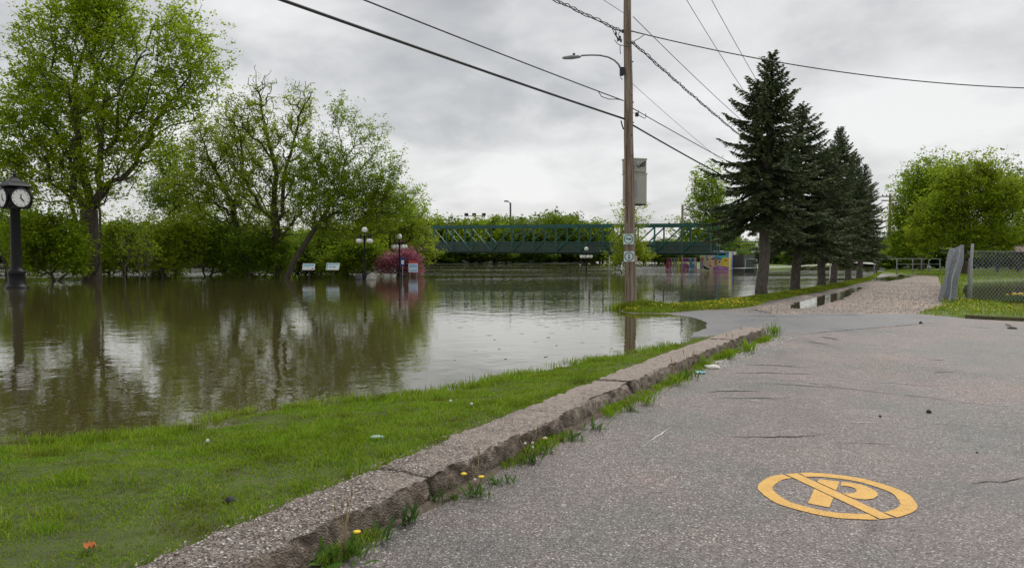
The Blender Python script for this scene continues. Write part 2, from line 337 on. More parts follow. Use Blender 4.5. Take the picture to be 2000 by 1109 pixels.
def sdf(P, poly):
    P = np.asarray(P, float); A = np.asarray(poly, float); B = np.roll(A, -1, 0)
    best = np.full(len(P), 1e18); ins = np.zeros(len(P), bool)
    for a, b in zip(A, B):
        e = b-a; wv_ = P-a; tt = np.clip((wv_@e)/max(e@e, 1e-12), 0, 1)
        d = wv_-tt[:, None]*e; best = np.minimum(best, (d*d).sum(1))
        c1 = (a[1] <= P[:, 1]) & (b[1] > P[:, 1]); c2 = (a[1] > P[:, 1]) & (b[1] <= P[:, 1]); cr = e[0]*wv_[:, 1]-e[1]*wv_[:, 0]
        ins ^= (c1 & (cr > 0)) | (c2 & (cr < 0))
    return np.sqrt(best)*np.where(ins, 1, -1)
def vnoise(P, s, amp, seed=0):
    P = np.asarray(P)*s; r = np.zeros(len(P))
    for k in range(5):
        a = 1.7*k+seed; f = 1.0*1.8**k
        r += np.sin(P[:, 0]*f*math.cos(a)+P[:, 1]*f*math.sin(a)+k*1.3+seed+1.2*np.sin(P[:, 1]*f*.7+k*2+seed))/(1.3**k)
    return r*amp/2.5
def land_h(P, slope=.035, top=.05):
    sd = sdf(P, LAND)+vnoise(P, 2.3, .10)
    h = np.clip(sd*slope, -.6, top)
    for hole in (PUD1, PUD2, POND):
        s = sdf(P, hole)+vnoise(P, 1.7, .12, 3); h = np.minimum(h, np.clip(-s*.30, -.25, 9))
    return h
def lawn_h(P):
    sd = sdf(P, LAND)+vnoise(P, 3.1, .12, 1)
    return np.clip(sd*.085, -.6, .165)+vnoise(P, 6, .008, 2)*(sd > 0)
def sheet(name, xs, ys, hf, mat_, keep, kind='structure', parent=None):
    X, Y = np.meshgrid(xs, ys); P = np.stack([X.ravel(), Y.ravel()], 1)
    k = keep(P); h = np.full(len(P), -.5); idx = np.where(k)[0]; h[idx] = hf(P[idx])
    nx, ny = len(xs), len(ys); i = np.arange(nx*ny).reshape(ny, nx)
    Fq = np.stack([i[:-1, :-1], i[:-1, 1:], i[1:, 1:], i[1:, :-1]], -1).reshape(-1, 4)
    Fq = Fq[k[Fq].all(1)]
    used = np.unique(Fq); re_ = np.zeros(nx*ny, int); re_[used] = np.arange(len(used))
    me = npmesh(name, np.column_stack([P, h])[used], re_[Fq], mat_, True)
    return link(name, me, parent, kind=kind)
def axis(*segs):
    out = []
    for a, b, s in segs: out.append(np.arange(a, b, s))
    return np.concatenate(out)
# kerb front line
KF = [(-3.4, -1.2), (-2.2, 1.2), (-1.18, 3.33), (-.52, 4.61), (.37, 6.34), (1.89, 9.14), (3.4, 11.8), (4.95, 14.3)]
KW = .46
KC = []
for i, (x, y) in enumerate(KF):
    a = Vector(KF[max(i-1, 0)]); b_ = Vector(KF[min(i+1, len(KF)-1)]); d_ = (b_-a).normalized(); KC.append((x-d_.y*KW*.5, y+d_.x*KW*.5))
LEFT = [tuple(p_) for p_ in KC]+[(5.1, 14.9), (3.4, 14.6), (2.5, 16), (-20, 16), (-20, -1.2)]     # lawn side of the kerb
# ground, river and sheets
def plane(name, x0, x1, y0, y1, z, mat_):
    return MB().add([(x0, y0, z), (x1, y0, z), (x1, y1, z), (x0, y1, z)], [(0, 1, 2, 3)]).build(name, mat_, kind='structure')
plane('riverbed', -1500, 1500, -400, 2000, -1.6, M['bed'])
o = plane('water', -900, 900, -300, 1400, 0.0, M['water'])
XS = axis((-3.6, 17, .18), (17, 40, .6), (40, 120, 2), (120, 262, 6)); YS = axis((-6, 27, .18), (27, 60, .5), (60, 152, 2))
sheet('road', XS, YS, land_h, M['asphalt'], lambda P: (sdf(P, LAND) > -1.2) & (sdf(P, LEFT) < .15))
layer = lambda poly, top, sl=.1, lo=-.03, seed=5, na=.12: (lambda P: land_h(P)+np.clip((sdf(P, poly)+vnoise(P, 2.6, na, seed))*sl, lo, top))
sheet('asphalt_patch', axis((0, 17, .15)), axis((11, 23, .15)), layer(PATCH, .004, .05, -.02), M['patch'], lambda P: (sdf(P, PATCH) > -.4) & (sdf(P, LEFT) < .15))
sheet('gravel_path', axis((7, 25, .14), (25, 45, .5)), axis((18, 27, .14), (27, 70, .4)), layer(GRAV, .018, .08, -.05, 8, .25), M['gravel'], lambda P: sdf(P, GRAV) > -.8)
sheet('meadow', axis((10, 30, .16), (30, 110, 1), (110, 262, 5)), axis((12, 35, .16), (35, 70, .5), (70, 150, 3)), layer(MEAD, .06, .12, -.05, 2, .15), M['meadow'], lambda P: sdf(P, MEAD) > -.8)
def strip_h(P): return np.clip((sdf(P, STRIP)+vnoise(P, 2.4, .16, 4))*.16, -.3, .085)
sheet('grass_strip', axis((2.5, 34, .16), (34, 50, .5)), axis((19, 48, .16), (48, 86, .5)), strip_h, M['meadow'], lambda P: sdf(P, STRIP) > -1)
sheet('lawn', axis((-14, 5.4, .085)), axis((-1.1, 15.2, .085)), lawn_h, M['soil'], lambda P: (sdf(P, LEFT) > -.05) & (sdf(P, LAND) > -1.5))
# far banks
FARR = PX([(1300, 514), (1370, 522), (1445, 527), (1560, 522), (1640, 517), (1712, 515)])+[(125, 165), (500, 300), (500, 900), (60, 900), (45, 300)]
FARL = PX([(-900, 518), (0, 518), (500, 517), (830, 516), (1000, 515.5), (1150, 514.5)])+[(24, 210), (40, 420), (40, 900), (-700, 900), (-700, 170)]
sheet('far_bank', axis((10, 130, 1.2), (130, 500, 12)), axis((75, 200, 1.2), (200, 900, 15)), lambda P: np.clip(sdf(P, FARR)*.2, -1, .3), M['meadow'], lambda P: sdf(P, FARR) > -5)
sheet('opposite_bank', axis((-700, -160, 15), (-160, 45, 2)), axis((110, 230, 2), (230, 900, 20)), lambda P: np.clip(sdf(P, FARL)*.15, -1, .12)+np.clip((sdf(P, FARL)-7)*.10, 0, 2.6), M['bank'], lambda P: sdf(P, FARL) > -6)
def ribbon(name, pts, wd, z, mat_, kind='structure', parent=None, taper=False, jit=0.0, **kw):
    pts = [Vector((a, b_, 0)) for a, b_ in pts]; vs = []; n = len(pts)
    for i, p_ in enumerate(pts):
        d = (pts[min(i+1, n-1)]-pts[max(i-1, 0)]).normalized(); s = Vector((-d.y, d.x, 0))
        k = wd/2*(1 if not taper else max(.15, math.sin(math.pi*(i+.3)/(n-.4))))*(1+random.uniform(-jit, jit))
        zz = z(p_.x, p_.y) if callable(z) else z
        for q in (p_+s*k, p_-s*k): vs.append((q.x, q.y, zz))
    mb = MB().add(vs, [(2*i, 2*i+1, 2*i+3, 2*i+2) for i in range(n-1)])
    return mb.build(name, mat_, parent, **({'kind': kind} if kind else {}), **kw)
ribbon('far_path', PX([(1440, 524), (1480, 522.5), (1560, 519.5), (1620, 516), (1650, 512)], .36), 1.6, .36, M['concrete'])
MB().add([(*G(1655, 513, .36), .36), (*G(1722, 517, .36), .36), (*G(1722, 506, .36), .36), (*G(1676, 505, .36), .36)], [(0, 1, 2, 3)]).build('far_road', M['concrete'], kind='structure')
# ------------------------------------------------------------------ kerb
kerb = empty('kerb', (0, 0, 0), kind='structure', label='old crumbling concrete kerb between lawn and road')
def polyat(poly, s):
    for a, b_ in zip(poly[:-1], poly[1:]):
        a = Vector(a); b_ = Vector(b_); L = (b_-a).length
        if s <= L or b_ == Vector(poly[-1]): return a.lerp(b_, s/L), (b_-a).normalized()
        s -= L
# smooth the front line
KS = []
for i in range(len(KF)-1):
    p0, p1, p2, p3 = [Vector(KF[min(max(i+k, 0), len(KF)-1)]) for k in (-1, 0, 1, 2)]
    for u in np.arange(0, 1, .1): KS.append(.5*((2*p1)+(p2-p0)*u+(2*p0-5*p1+4*p2-p3)*u*u+(-p0+3*p1-3*p2+p3)*u**3))
KS.append(Vector(KF[-1]))
KL = sum((b_-a).length for a, b_ in zip(KS[:-1], KS[1:]))
def s_at_y(y):
    s = 0
    for a, b_ in zip(KS[:-1], KS[1:]):
        if a.y <= y <= b_.y: return s+(b_-a).length*(y-a.y)/(b_.y-a.y)
        s += (b_-a).length
    return s
def kpoint(s):
    for a, b_ in zip(KS[:-1], KS[1:]):
        L = (b_-a).length
        if s <= L: return a+(b_-a)*(s/L), (b_-a)/L
        s -= L
    return KS[-1].copy(), (KS[-1]-KS[-2]).normalized()
bounds = [0, s_at_y(2.2), s_at_y(4.66), s_at_y(6.55), s_at_y(8.2), s_at_y(10.4), s_at_y(12.3), KL]
for bi, (s0, s1) in enumerate(zip(bounds[:-1], bounds[1:])):
    near = s1 < s_at_y(7); ds = .022 if near else .035; n = max(6, int((s1-s0)/ds)); npf = 34
    vs = []; zt = .205+random.uniform(-.008, .008); off = random.uniform(-.012, .012)
    for i in range(n+1):
        s = s0+.009+(s1-s0-.018)*i/n; p_, d = kpoint(s); nn = Vector((-d.y, d.x))   # towards lawn
        endr = min(s-s0, s1-s)
        ero = .05*max(0, noise.noise((s*1.3, 3.3, 0))+.15)+.03*max(0, noise.noise((s*4.5, 8, 0)))
        if bi >= 3: ero += .02
        chip = (.055 if bi in (1, 2, 3) else .02)*max(0, 1-endr/.12)*(.6+.8*noise.noise((s*3, 1, bi)))
        for k in range(npf):
            u = k/(npf-1)
            if u < .30:   # front face, from road up
                q = u/.30; x = -.02*(1-q)+ero*.6*q**3; z = -.02+(zt-.012+.02)*q
                if q > .45: x += ero*1.3*(q-.45)
            elif u < .36: q = (u-.30)/.06; x = ero*1.3*.55+ero*.6+.012*q; z = zt-.012+.012*q
            elif u < .92: q = (u-.36)/.56; x = ero*1.3+.012+(KW-ero*1.3-.02)*q; z = zt+.006*math.sin(q*3.1)
            else: q = (u-.92)/.08; x = KW; z = zt-.12*q
            x += off; P3 = Vector((p_.x+nn.x*x, p_.y+nn.y*x, z))
            r1 = noise.noise(P3*4)*.010+noise.noise(P3*9)*.012+noise.noise(P3*26)*.010+noise.noise(P3*70)*.006
            if u < .36: r1 += abs(noise.noise(P3*14))*.012*(1 if u > .03 else 0); P3.x += nn.x*(r1*1.4); P3.y += nn.y*(r1*1.4)
            else: P3.z += r1-.35*chip
            if u < .36: P3.z -= .5*chip*(u/.36); P3.x += nn.x*chip; P3.y += nn.y*chip
            if u > .85: x2 = .05*noise.noise((s*2.3, 5, 5))+.03*noise.noise((s*9, 5, 2)); P3.x += nn.x*x2; P3.y += nn.y*x2
            vs.append(P3)
    fs = [(i*npf+k, (i+1)*npf+k, (i+1)*npf+k+1, i*npf+k+1) for i in range(n) for k in range(npf-1)]
    fs += [tuple(range(npf)), tuple(n*npf+k for k in range(npf-1, -1, -1))]
    MB().add(vs, fs, True).build('kerb_block', M['kerb'], kerb)
# ------------------------------------------------------------------ no-parking marking, cracks
Z_R = .05
mk = empty('road_marking', (*G(1640, 966, Z_R), Z_R), label='yellow painted no parking symbol, crossed P in a ring on asphalt', cat='road marking')
cxm, cym = mk.location.x, mk.location.y
def cutflat(name, polys, z, mat_, parent):
    mb = MB()
    for pl in polys: mb.add([(x-parent.location.x, y-parent.location.y, z-parent.location.z) for x, y in pl], [tuple(range(len(pl)))])
    return mb.build(name, mat_, parent)
la = G(1484, 949, Z_R); rb = G(1795, 987, Z_R); cc = ((la[0]+rb[0])/2, (la[1]+rb[1])/2)
tp = G(1600, 923, Z_R); bt = G(1690, 1016, Z_R); R1 = .472
cc = ((la[0]+rb[0])/2, (tp[1]+bt[1])/2)
mk.location.x, mk.location.y = cc
def jr(r, a): return r+.004*math.sin(a*9+1)+random.uniform(-.0025, .0025)
sl0 = [G(x, y, Z_R) for x, y in ((1534, 926.5), (1556, 924), (1752, 1009.5), (1720, 1013.6))]
ring = []
NR = 150
# slash direction in place
sa = math.atan2(cc[1]-(sl0[0][1]+sl0[1][1])/2, cc[0]-(sl0[0][0]+sl0[1][0])/2); hw = .046
for i in range(NR):
    a0 = 2*math.pi*i/NR; a1 = 2*math.pi*(i+1)/NR
    am = (a0+a1)/2
    dd = abs(math.sin(am-sa))*.43   # distance from the slash axis: leave the two thin stencil gaps
    if hw+.002 < dd < hw+.016: continue
    if dd <= hw+.002: continue
    ring.append([(cc[0]+jr(r, a)*math.cos(a), cc[1]+jr(r, a)*math.sin(a)) for r, a in ((.378, a0), (R1, a0), (R1, a1), (.378, a1))])
cutflat('ring', ring, Z_R+.004, M['paint'], mk)
du = Vector((math.cos(sa), math.sin(sa))); dn = Vector((-du.y, du.x)); sp = []
for i in range(24):
    q = []
    for u, s_ in ((i/24, -1), (i/24, 1), ((i+1)/24, 1), ((i+1)/24, -1)):
        L = (u*2-1)*(R1-.006); v_ = Vector(cc)+du*L+dn*s_*hw; q.append((v_.x, v_.y))
    sp.append(q)
cutflat('slash', sp, Z_R+.004, M['paint'], mk)
def tow(pl): return [Vector(G(x, y, Z_R)) for x, y in pl]
def halfplane(poly, side):   # clip away the slash band
    out = []
    lim = hw+.012
    f = lambda p_: side*((p_-Vector(cc)).dot(dn))-lim
    for a, b_ in zip(poly, poly[1:]+poly[:1]):
        fa, fb = f(a), f(b_)
        if fa >= 0: out.append(a)
        if fa*fb < 0: out.append(a+(b_-a)*(fa/(fa-fb)))
    return [(p_.x, p_.y) for p_ in out]
stem = tow([(1599, 936), (1640, 940.5), (1620, 991.5), (1578, 983)])
bowl_o = [(1643, 941), (1662, 943), (1682, 947), (1700, 953.5), (1713, 961), (1715, 968), (1706, 974), (1690, 975.8), (1672, 974), (1650, 968)]
bowl_i = [(1643, 949), (1653, 949.5), (1662, 951), (1670, 954), (1673, 958), (1672, 961), (1667, 963), (1658, 964), (1652, 963.5), (1646, 962)]
Pq = []
for sd in (1, -1):
    q = halfplane(stem, sd)
    if len(q) > 2: Pq.append(q)
    for i in range(len(bowl_o)-1):
        q = halfplane(tow([bowl_o[i], bowl_o[i+1], bowl_i[i+1], bowl_i[i]]), sd)
        if len(q) > 2: Pq.append(q)
cutflat('letter', Pq, Z_R+.004, M['paint'], mk)
road = bpy.data.objects['road']
M['crack'] = mat('crack_tar', (.030, .028, .027), .8, var=.3, scale=40)
M['scuff'] = mat('scuff', (.60, .59, .57), .8, var=.1, scale=30)
def road_z(x, y): return float(land_h(np.array([[x, y]]))[0])+.004
def crack(pl, wd, mat_=None, jt=.012, name='crack'):
    w_ = [Vector(G(x, y, Z_R)) for x, y in pl]; out = []
    for a, b_ in zip(w_[:-1], w_[1:]):
        n = max(2, int((b_-a).length/.07))
        for i in range(n):
            q = a.lerp(b_, i/n); out.append((q.x+random.gauss(0, jt), q.y+random.gauss(0, jt)))
    out.append(tuple(w_[-1]))
    return ribbon(name, out, wd, road_z, mat_ or M['crack'], None, road, taper=True, jit=.5)
for pl, wd in [([(1404, 852), (1460, 853), (1540, 853), (1612, 849)], .022), ([(1380, 765), (1420, 764), (1484, 764)], .03), ([(1395, 778), (1470, 778), (1552, 777)], .018),
               ([(1455, 712), (1520, 714), (1590, 719)], .035), ([(1425, 728), (1500, 728), (1600, 732)], .028), ([(1440, 736), (1560, 745), (1680, 762), (1800, 775), (1920, 790), (2010, 795)], .014),
               ([(1445, 747), (1540, 751), (1680, 761)], .018), ([(1600, 657), (1640, 664)], .07), ([(1574, 666), (1618, 673)], .05), ([(1900, 639), (1935, 641)], .05), ([(1964, 632), (1975, 639)], .08),
               ([(1720, 747), (1760, 750), (1830, 755)], .02), ([(1620, 865), (1700, 866), (1770, 868)], .008), ([(1820, 829), (1900, 832)], .008), ([(1890, 944), (1950, 939), (2010, 933)], .012),
               ([(1405, 614.5), (1480, 617), (1570, 620)], .09), ([(1430, 624), (1490, 625)], .06), ([(1810, 702), (1845, 703)], .03), ([(1815, 727), (1870, 727)], .03), ([(1500, 654), (1560, 653), (1650, 645), (1760, 636), (1850, 628)], .035)]:
    crack(pl, wd)
for pl, wd in [([(1727, 652), (1750, 655)], .05), ([(1730, 751), (1760, 752)], .022), ([(1832, 757), (1852, 757)], .02), ([(1460, 781), (1486, 784)], .014), ([(1265, 865), (1310, 835)], .012), ([(1660, 673), (1740, 682)], .02), ([(1645, 824), (1720, 826)], .01), ([(1930, 791), (2000, 793)], .012)]:
    crack(pl, wd, M['scuff'], .004, 'scuff_mark')
# ------------------------------------------------------------------ grass
def inpoly_samples(poly, n, dens=None):
    A = np.asarray(poly); lo, hi = A.min(0), A.max(0); out = np.zeros((0, 2))
    while len(out) < n:
        P = rng.uniform(lo, hi, (n*2, 2)); P = P[sdf(P, poly) > 0]
        if dens is not None: P = P[rng.random(len(P)) < dens(P)]
        out = np.vstack([out, P])
    return out[:n]
def blades(name, P, z, hgt, wid, mat_, lean=.5, **kw):
    n = len(P); a = rng.uniform(0, 2*np.pi, n); b_ = rng.uniform(0, 2*np.pi, n)
    ln = lean*np.abs(rng.normal(0.4, .5, n)); d = np.stack([np.cos(b_), np.sin(b_)], 1)
    s = np.stack([np.cos(a), np.sin(a)], 1)*(wid/2)[:, None]
    base = np.column_stack([P, z-.005]); v0 = base.copy(); v0[:, :2] -= s; v1 = base.copy(); v1[:, :2] += s
    mid = base.copy(); mid[:, :2] += d*(hgt*ln*.35)[:, None]; mid[:, 2] += hgt*.6
    v2 = mid.copy(); v2[:, :2] += s*.7; v3 = mid.copy(); v3[:, :2] -= s*.7
    tip = base.copy(); tip[:, :2] += d*(hgt*ln)[:, None]; tip[:, 2] += hgt*(1-.25*np.minimum(ln, 1.5))
    V = np.stack([v0, v1, v2, v3, tip], 1).reshape(-1, 3); k = np.arange(n)[:, None]*5
    Ft = np.concatenate([k+[0, 1, 2], k+[0, 2, 3], k+[3, 2, 4]])
    return link(name, npmesh(name, V, Ft, mat_), None, kind='stuff', **kw)
LAWNP = SHORE[:22]+[tuple(p_) for p_ in KC[::-1]]
LAWNP = [p_ for p_ in SHORE[1:22]]+[(3.75, 14.2)]+[(x, y) for x, y in KC[::-1]][1:]+[(-5, -1.2)]
KBACK = LEFT
def lawn_dens(P): return np.clip((7.5/np.maximum(P[:, 1], 3.2))**1.2*.8, .12, 1)*(P[:, 1] > 1.5)
P = inpoly_samples(LAWNP, 172000, lawn_dens)
P = P[(sdf(P, LEFT) > .225+.03*np.sin(P[:, 1]*7)+.03*np.sin(P[:, 1]*2.3+1)+rng.normal(0, .02, len(P)))]
z = lawn_h(P); tu = vnoise(P, 1.9, 1.0, 6); tu2 = vnoise(P, 5.5, 1.0, 2)
hg = (.030+.016*np.clip(tu, -1, 1)+.010*np.clip(tu2, -1, 1))*rng.uniform(.6, 1.5, len(P)); hg = np.maximum(hg*.85, .012)
dd = np.maximum(P[:, 1], 3.3)
blades('lawn_grass', P, z, hg, .0032+.00055*dd, M['grass'], .9, label='short green lawn grass between the flood and the kerb')
# longer tufts near the camera, kerb edge and waterline
P = inpoly_samples(LAWNP, 9000, lambda P: ((vnoise(P, 4.1, 1, 9) > .55) & (P[:, 1] < 9)).astype(float)*.7)
P = P[sdf(P, LEFT) > .25]
blades('long_grass', P, lawn_h(P), rng.uniform(.05, .105, len(P)), .003+.0005*P[:, 1], M['grass'], 1.3, label='longer tufts of bright grass standing in the lawn')
SH = np.asarray(SHORE[1:22]); seg = rng.integers(0, len(SH)-1, 15000); u = rng.random(15000)[:, None]
P = SH[seg]*(1-u)+SH[seg+1]*u+rng.normal(0, .17, (15000, 2)); P = P[(vnoise(P, 3, 1, 4) > -.1) & (sdf(P, LEFT) > .2)]
blades('shore_grass', P, lawn_h(P), rng.uniform(.03, .085, len(P))+np.clip(-lawn_h(P), 0, .06), .003+.0006*np.maximum(P[:, 1], 3), M['grass'], .6, label='ragged grass standing in the shallow water at the lawn edge')
P = inpoly_samples(STRIP, 42000, lambda P: np.clip(34/P[:, 1], .1, 1)**1.5)
blades('strip_grass', P, strip_h(P), rng.uniform(.05, .13, len(P)), .012+.0004*P[:, 1], M['grassfar'], .8, label='grass verge along the row of spruces')
mh = layer(MEAD, .06, .12, -.05, 2, .15)
NEARM = PX([(1790, 613), (1842, 598), (1838, 560), (1832, 540), (1740, 534), (1724, 528), (2300, 530), (2300, 640), (2000, 627), (1880, 621)], .05)
P = inpoly_samples(NEARM, 48000, lambda P: np.clip(26/P[:, 1], .05, 1)**1.8); P = P[mh(P) > .012]
blades('meadow_grass', P, mh(P), rng.uniform(.05, .13, len(P)), .012+.0005*P[:, 1], M['grassfar'], .8, label='rough grass around the loose fence and pond')
def dots(name, P, z, r, mat_, label):
    mb = MB()
    for (x, y), zz in zip(P, z): mb.sphere((x, y, zz), r*random.uniform(.7, 1.3), 6, 3, (1, 1, .5))
    return mb.build(name, mat_, None, kind='stuff', label=label)
P = inpoly_samples(STRIP, 420, lambda P: (vnoise(P, 1.1, 1, 5) > -.1)*np.clip(26/P[:, 1], 0, 1)**3); dots('dandelion_flowers', P, strip_h(P)+.10, .021, M['yellow'], 'yellow dandelions dotted over the grass verge by the spruces')
P = inpoly_samples(PX([(1790, 612), (1838, 600), (1842, 585), (1900, 596), (2000, 612), (1990, 620), (1880, 618)], .05), 90); dots('dandelion_flowers', P, mh(P)+.11, .022, M['yellow'], 'yellow dandelions at the foot of the loose chain link fence')
P = inpoly_samples(PX([(1500, 613), (1560, 600), (1650, 606), (1830, 612), (1800, 614), (1650, 615)], .05), 220); mbx = None
# loose stones on gravel path and beside the kerb
def stones(name, P, z, rmin, rmax, mat_, label):
    n = len(P); base = np.array([(1, 0, 0), (-.6, .8, 0), (-.6, -.8, 0), (0, 0, .7), (.2, .2, -.5)]); f = np.array([(0, 1, 3), (1, 2, 3), (2, 0, 3), (1, 0, 4), (2, 1, 4), (0, 2, 4)])
    a = rng.uniform(0, 6.28, n); r = rng.uniform(rmin, rmax, n)**1
    V = base[None]*rng.uniform(.7, 1.3, (n, 5, 1))*r[:, None, None]; c, s = np.cos(a)[:, None], np.sin(a)[:, None]
    V = np.stack([V[:, :, 0]*c-V[:, :, 1]*s, V[:, :, 0]*s+V[:, :, 1]*c, V[:, :, 2]], -1)+np.column_stack([P, z])[:, None]
    Fq = (np.arange(n)[:, None, None]*5+f[None]).reshape(-1, 3)
    return link(name, npmesh(name, V.reshape(-1, 3), Fq, mat_), None, kind='stuff', label=label)
M['stone'] = leafmat('loose_stone', (.22, .18, .15), (.38, .32, .275), 0, (.58, .53, .49), 2)
gh = layer(GRAV, .018, .08, -.05, 8, .25)
P = inpoly_samples(GRAV, 7000, lambda P: np.clip(24/P[:, 1], .05, 1)**2); stones('gravel_stones', P, gh(P)+.002, .008, .030, M['stone'], 'pinkish brown loose gravel on the path')
P = []
for i in range(2600):
    s = random.uniform(s_at_y(2.8), KL+.2); p_, d = kpoint(s); o_ = -abs(random.gauss(0, .16))-.01; P.append((p_.x-d.y*o_, p_.y+d.x*o_))
P = np.array(P); stones('kerbside_grit', P, land_h(P)+.001, .003, .011, M['stone'], 'grit and small stones gathered at the foot of the kerb')
P = []
for i in range(700):
    s = random.uniform(s_at_y(10.5), KL+.6); p_, d = kpoint(s); o_ = -abs(random.gauss(.15, .16))-.01; P.append((p_.x-d.y*o_, p_.y+d.x*o_))
P = np.array(P); stones('pale_grit', P, land_h(P)+.001, .006, .022, M['puff'], 'pale broken grit beside the far end of the kerb')
P = []
for i in range(1400):
    s = random.uniform(s_at_y(2.8), s_at_y(6.2)); p_, d = kpoint(s); o_ = random.uniform(.1, .50); P.append((p_.x-d.y*o_, p_.y+d.x*o_))
P = np.array(P); stones('kerb_pebbles', P, np.full(len(P), .21), .003, .009, M['stone'], 'loose pebbles lying on the crumbled kerb top')
# soil band under weeds
ob_ = []
for i in range(90):
    s = s_at_y(2.5)+(KL-s_at_y(2.5))*i/89; p_, d = kpoint(s); ob_.append((p_.x+d.y*.05, p_.y-d.x*.05))
M['dirt'] = mat('kerbside_dirt', (.16, .125, .09), .95, var=.5, scale=14, bump=.01, bscale=60, col2=(.06, .045, .03))
mb = MB(); vs = []
for i, (x, y) in enumerate(ob_):
    p_, d = kpoint(s_at_y(2.5)+(KL-s_at_y(2.5))*i/89); wdt = .05+.10*max(0, noise.noise((i*.13, 0, 0))+.35)+.03*random.random()
    vs += [(p_.x-d.y*.03, p_.y+d.x*.03, Z_R+.022), (p_.x+d.y*wdt*.5, p_.y-d.x*wdt*.5, Z_R+.016), (p_.x+d.y*wdt, p_.y-d.x*wdt, Z_R-.002)]
mb.add(vs, [(3*i+k, 3*i+k+1, 3*i+k+4, 3*i+k+3) for i in range(89) for k in (0, 1)], True).build('kerbside_dirt', M['dirt'], None, kind='stuff', label='thin band of dirt washed against the kerb')
P = []; HH = []
for i in range(15000):
    s = random.uniform(s_at_y(3.2), KL+.25); c_ = noise.noise((s*1.5, 7.7, 0))+.5*noise.noise((s*5, 1.2, 0)); p_, d = kpoint(s)
    if c_ < (.18 if p_.y < 5.5 else .02 if p_.y < 8 else -.10): continue
    o_ = -abs(random.gauss(0, .045+.003*p_.y))+.0; P.append((p_.x-d.y*o_+random.gauss(0, .01), p_.y+d.x*o_)); HH.append((.03+.075*max(0, c_))*random.uniform(.6, 1.4))
P = np.array(P); blades('kerbside_grass', P, np.full(len(P), Z_R), np.array(HH), .003+.0007*P[:, 1], M['grass'], 1.2, label='scruffy grass growing out of the joint between kerb and asphalt')
# ------------------------------------------------------------------ weeds at the kerb
def leafblade(L, wd, up, curl, seg=5):
    vs = []; fs = []
    for i in range(seg+1):
        u = i/seg; x = L*(u*math.cos(up)-0.0)+0; z = L*(math.sin(up)*u-curl*u*u); ww = wd*math.sin(math.pi*min(1, u*.92+.06))**.8*.5
        vs += [(x, -ww, z+.12*ww), (x, 0, z-.2*ww), (x, ww, z+.12*ww)]
    for i in range(seg):
        for k in (0, 1): fs.append((i*3+k, i*3+k+1, i*3+k+4, i*3+k+3))
    return vs, fs
LB = {}
def leafmesh(key, *a, m_='leaf_weed'):
    if key not in LB:
        mb = MB(); v, f = leafblade(*a); mb.add(v, f, True); me = bpy.data.meshes.new('leaf'); me.from_pydata(mb.v, [], mb.f); me.materials.append(M[m_]); LB[key] = me
    return LB[key]
def weed(px, py, kind, label, cat='weed', sc=1.0, flowers=0, stems=0, puffs=0, nleaf=14):
    if kind == 'dand': nleaf = int(nleaf*1.6)
    x, y = G(px, py, Z_R); r = empty('dandelion' if flowers else 'kerb_weed', (x, y, Z_R), label=label, cat=cat, group='weeds growing along the kerb')
    for i in range(nleaf):
        v = random.randrange(3)
        if kind == 'iris': me = leafmesh(('i', v), .19+.04*v, .030, .8+.25*v, .2+.08*v, m_='leaf_iris')
        elif kind == 'tuft': me = leafmesh(('t', v), .19+.03*v, .010, 1.1, .25, m_='grass')
        elif kind == 'round': me = leafmesh(('r', v), .13+.02*v, .055, .35+.1*v, .15)
        else: me = leafmesh(('d', v), .115+.025*v, .017, .55+.3*v, .35)
        o = link('leaf', me, r); o.rotation_euler = (random.uniform(-.25, .25), random.uniform(-.3, .2), random.uniform(0, 6.28)); k = random.uniform(.6, 1.15)*sc; o.scale = (k, k, k)
        o.location = (random.gauss(0, .045)*sc, random.gauss(0, .03)*sc, 0)
    for i in range(stems):
        a = random.uniform(0, 6.28); h = random.uniform(.16, .30)*sc; q = Vector((math.cos(a), math.sin(a), 0))*random.uniform(.02, .09)
        st = MB().tube([(0, 0, 0), q*.4+Vector((0, 0, h*.5)), q+Vector((0, 0, h))], [.0028, .0022, .0018], 5); st.tube([q+Vector((0, 0, h)), q*1.03+Vector((0, 0, h+.05))], [.0055, .003], 6); st.build('seed_stalk', M['straw'], r)
    for i in range(flowers+puffs):
        a = random.uniform(0, 6.28); h = random.uniform(.10, .17)*sc; q = Vector((math.cos(a), math.sin(a), 0))*random.uniform(.02, .08)
        st = MB().tube([(0, 0, 0), q*.6+Vector((0, 0, h*.6)), q+Vector((0, 0, h))], .0022, 5).build('stalk', M['leaf_weed'], r)
        if i < flowers: MB().lathe([(.004, -.008), (.018, 0), (.021, .005), (.012, .009), (.003, .010)], 12, q+Vector((0, 0, h))).build('flower', M['yellow'], r)
        else: MB().sphere(q+Vector((0, 0, h)), .011, 8, 6).build('seed_head', M['puff'], r)
    return r
weed(672, 1092, 'dand', 'bright dandelion clump with tall dry stalks nearest the camera at the kerb', 'dandelion', 1.15, 1, 6, 0, 22)
weed(632, 1106, 'round', 'round leaved weed beside the nearest dandelion at the kerb foot', 'weed', 1.0, 0, 0, 0, 11)
weed(745, 1056, 'iris', 'broad upright dark leaves rising left of the iris like clump by the kerb', 'weed', .75, 0, 0, 0, 7)
weed(792, 1022, 'iris', 'dense clump of broad upright leaves just before the open kerb joint', 'weed', .85, 0, 0, 0, 14)
weed(850, 985, 'iris', 'grey green blade leaves growing right at the open kerb joint', 'weed', .6, 0, 0, 0, 7)
weed(890, 975, 'dand', 'low rosette of leaves just past the open kerb joint', 'weed', .8, 0, 1, 0, 12)
weed(930, 968, 'dand', 'flowering dandelion with two yellow heads beyond the open kerb joint', 'dandelion', .9, 2, 2, 1, 18)
